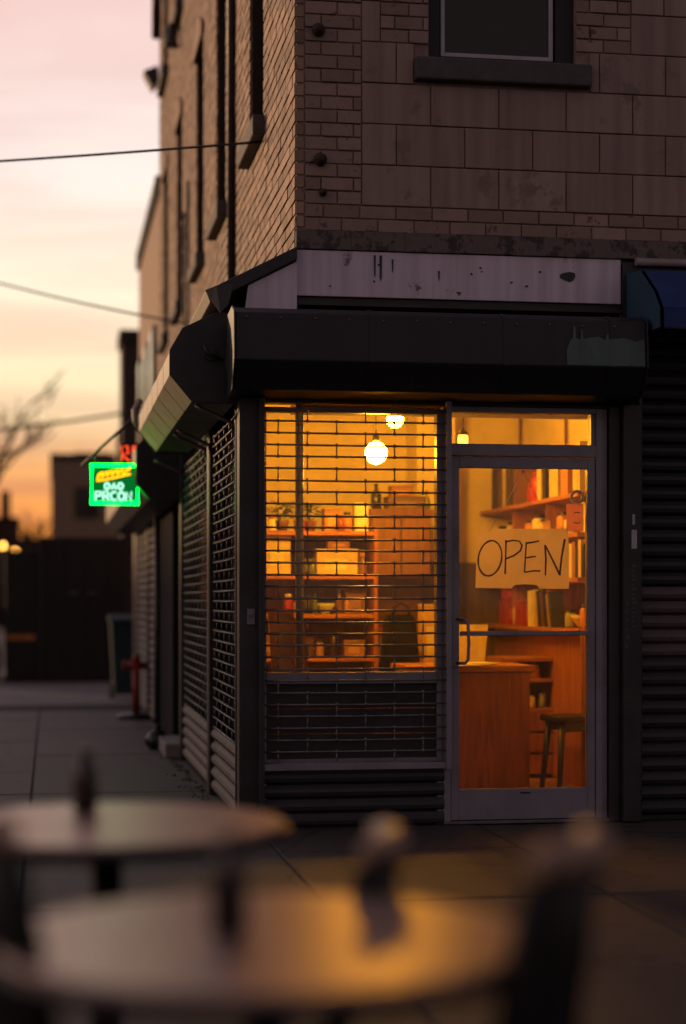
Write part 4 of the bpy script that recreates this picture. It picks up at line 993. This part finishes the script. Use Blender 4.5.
# ------------------------------------------------------------------ foreground tables, bottles, chairs
def table(loc,r,label):
    e=empty('round_table',loc,label,'table','round pavement tables')
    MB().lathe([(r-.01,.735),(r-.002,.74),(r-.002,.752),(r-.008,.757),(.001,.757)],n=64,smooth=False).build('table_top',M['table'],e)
    MB().lathe([(r+.006,.722),(r+.009,.732),(r+.009,.744),(r,.746),(r-.001,.722)],n=64).build('rim',M['rim'],e)
    MB().tube([(0,0,.03),(0,0,.72)],.038,16).build('pedestal',M['rim'],e)
    MB().lathe([(.23,0),(.235,.012),(.20,.022),(.05,.04),(.045,.06)],n=32).build('base',M['rim'],e)
    for k in range(3): MB().box(-.02,.30,-.015,.015,.70,.7215,M=Matrix.Rotation(k*2*pi/3,4,'Z')).build('support_arm',M['rim'],e)
    return e
T1=(.33,-7.42,0); T2=(.13,-5.98,0)
t1=table(T1,.42,'blurred round cafe table nearest the camera with an orange reflection')
t1.scale=(1,1,1.03)
t2=copy_tree(t1); t2.location=T2; t2.scale=(1.0,1.0,1.035); t2['label']='blurred round cafe table behind the nearest one, at the left'
def tbottle(loc,label,h):
    e=empty('bottle',loc,label,'bottle','bottles on the pavement tables')
    MB().lathe([(.026,0),(.03,.006),(.03,h*.58),(.026,h*.68),(.017,h*.80),(.016,h*.92)],n=20).build('body',M['bottle'],e)
    MB().lathe([(.019,h*.921),(.02,h*.93),(.02,h),(.015,h+.003)],n=16).build('cap',M['bottle'],e)
    return e
tb=tbottle((.085,-5.75,.785),'dark bottle standing on the rear round table',.15)
o=copy_tree(tb); o.location=(.275,-7.40,.781); o['label']='dark bottle standing on the nearest round table'
def chair(loc,rz,label):
    """cafe chair facing local +x: the back stands at x = -.19"""
    e=empty('cafe_chair',loc,label,'chair','black cafe chairs round the pavement tables',rz=rz)
    m=MB(); pts=[]
    for k in range(28):
        a=2*pi*k/28; ca,sa=cos(a),sin(a); pts.append((.20*math.copysign(abs(ca)**.7,ca),.20*math.copysign(abs(sa)**.7,sa)))
    m.prism(pts,.435,.46,'z'); m.build('seat',M['chair'],e,bevel=.008)
    for sy in (-1,1):
        MB().tube([(.16,sy*.16,.434),(.21,sy*.19,0)],[.016,.012],10).build('leg',M['chair'],e)
        MB().tube([(-.16,sy*.16,.434),(-.23,sy*.18,0)],[.016,.012],10).build('leg',M['chair'],e)
    bp=[]
    for k in range(21):
        a=pi*k/20; bp.append((-.19-.10*sin(a)**.6-.02,-.185*cos(a),.46+.40*min(1,1.25*sin(a))))
    MB().tube([(-.17,-.18,.45)]+bp[1:-1]+[(-.17,.18,.45)],.017,10).build('back_frame',M['chair'],e)
    s=MB()
    for k in range(12):
        pass
    n=12; vs=[];
    for k in range(n+1):
        a=-1+2*k/n; y=.165*a; x=-.325+.05*a*a
        for z,dx in ((.58,.055),(.74,.022),(.868,-.010)): vs.append((x+dx,y,z))
    fs=[(k*3+q,k*3+q+1,k*3+q+4,k*3+q+3) for k in range(n) for q in range(2)]
    s.add(vs,fs,0,True).build('back_rest',M['chair_top'],e,solid=.024)
    MB().tube([(-.335+.05*a*a,.15*a,.895) for a in [-1+2*k/10 for k in range(11)]],[.016]+[.026]*9+[.016],10).build('top_rail',M['rail_highlight'],e)  # pale tan rail: the highlight on the chair back is put into its colour
    for sy in (-.5,0,.5): MB().tube([(-.20,sy*.2,.45),(-.30,sy*.22,.71)],.008,8).build('spindle',M['chair'],e)
    m=MB().tube([(.185,-.175,.18),(-.20,-.172,.18)],.009,8).tube([(.185,.175,.18),(-.20,.172,.18)],.009,8).build('stretcher',M['chair'],e)
    e.scale=(1,1,1.04)
    return e
c1=chair((.50,-7.47,0),radians(180-30),'black cafe chair at the right of the nearest table, seen edge on')
c2=copy_tree(c1); c2.scale=(1,1,.955); c2.location=(.305,-6.86,0); c2.rotation_euler=(0,0,radians(180-14)); c2['label']='black cafe chair between the two round tables, a highlight painted along its back'
c3=copy_tree(c1); c3.scale=(1,1,1.07); c3.location=(.185,-7.30,0); c3.rotation_euler=(0,0,radians(15)); c3['label']='black cafe chair at the left edge, facing the nearest table'
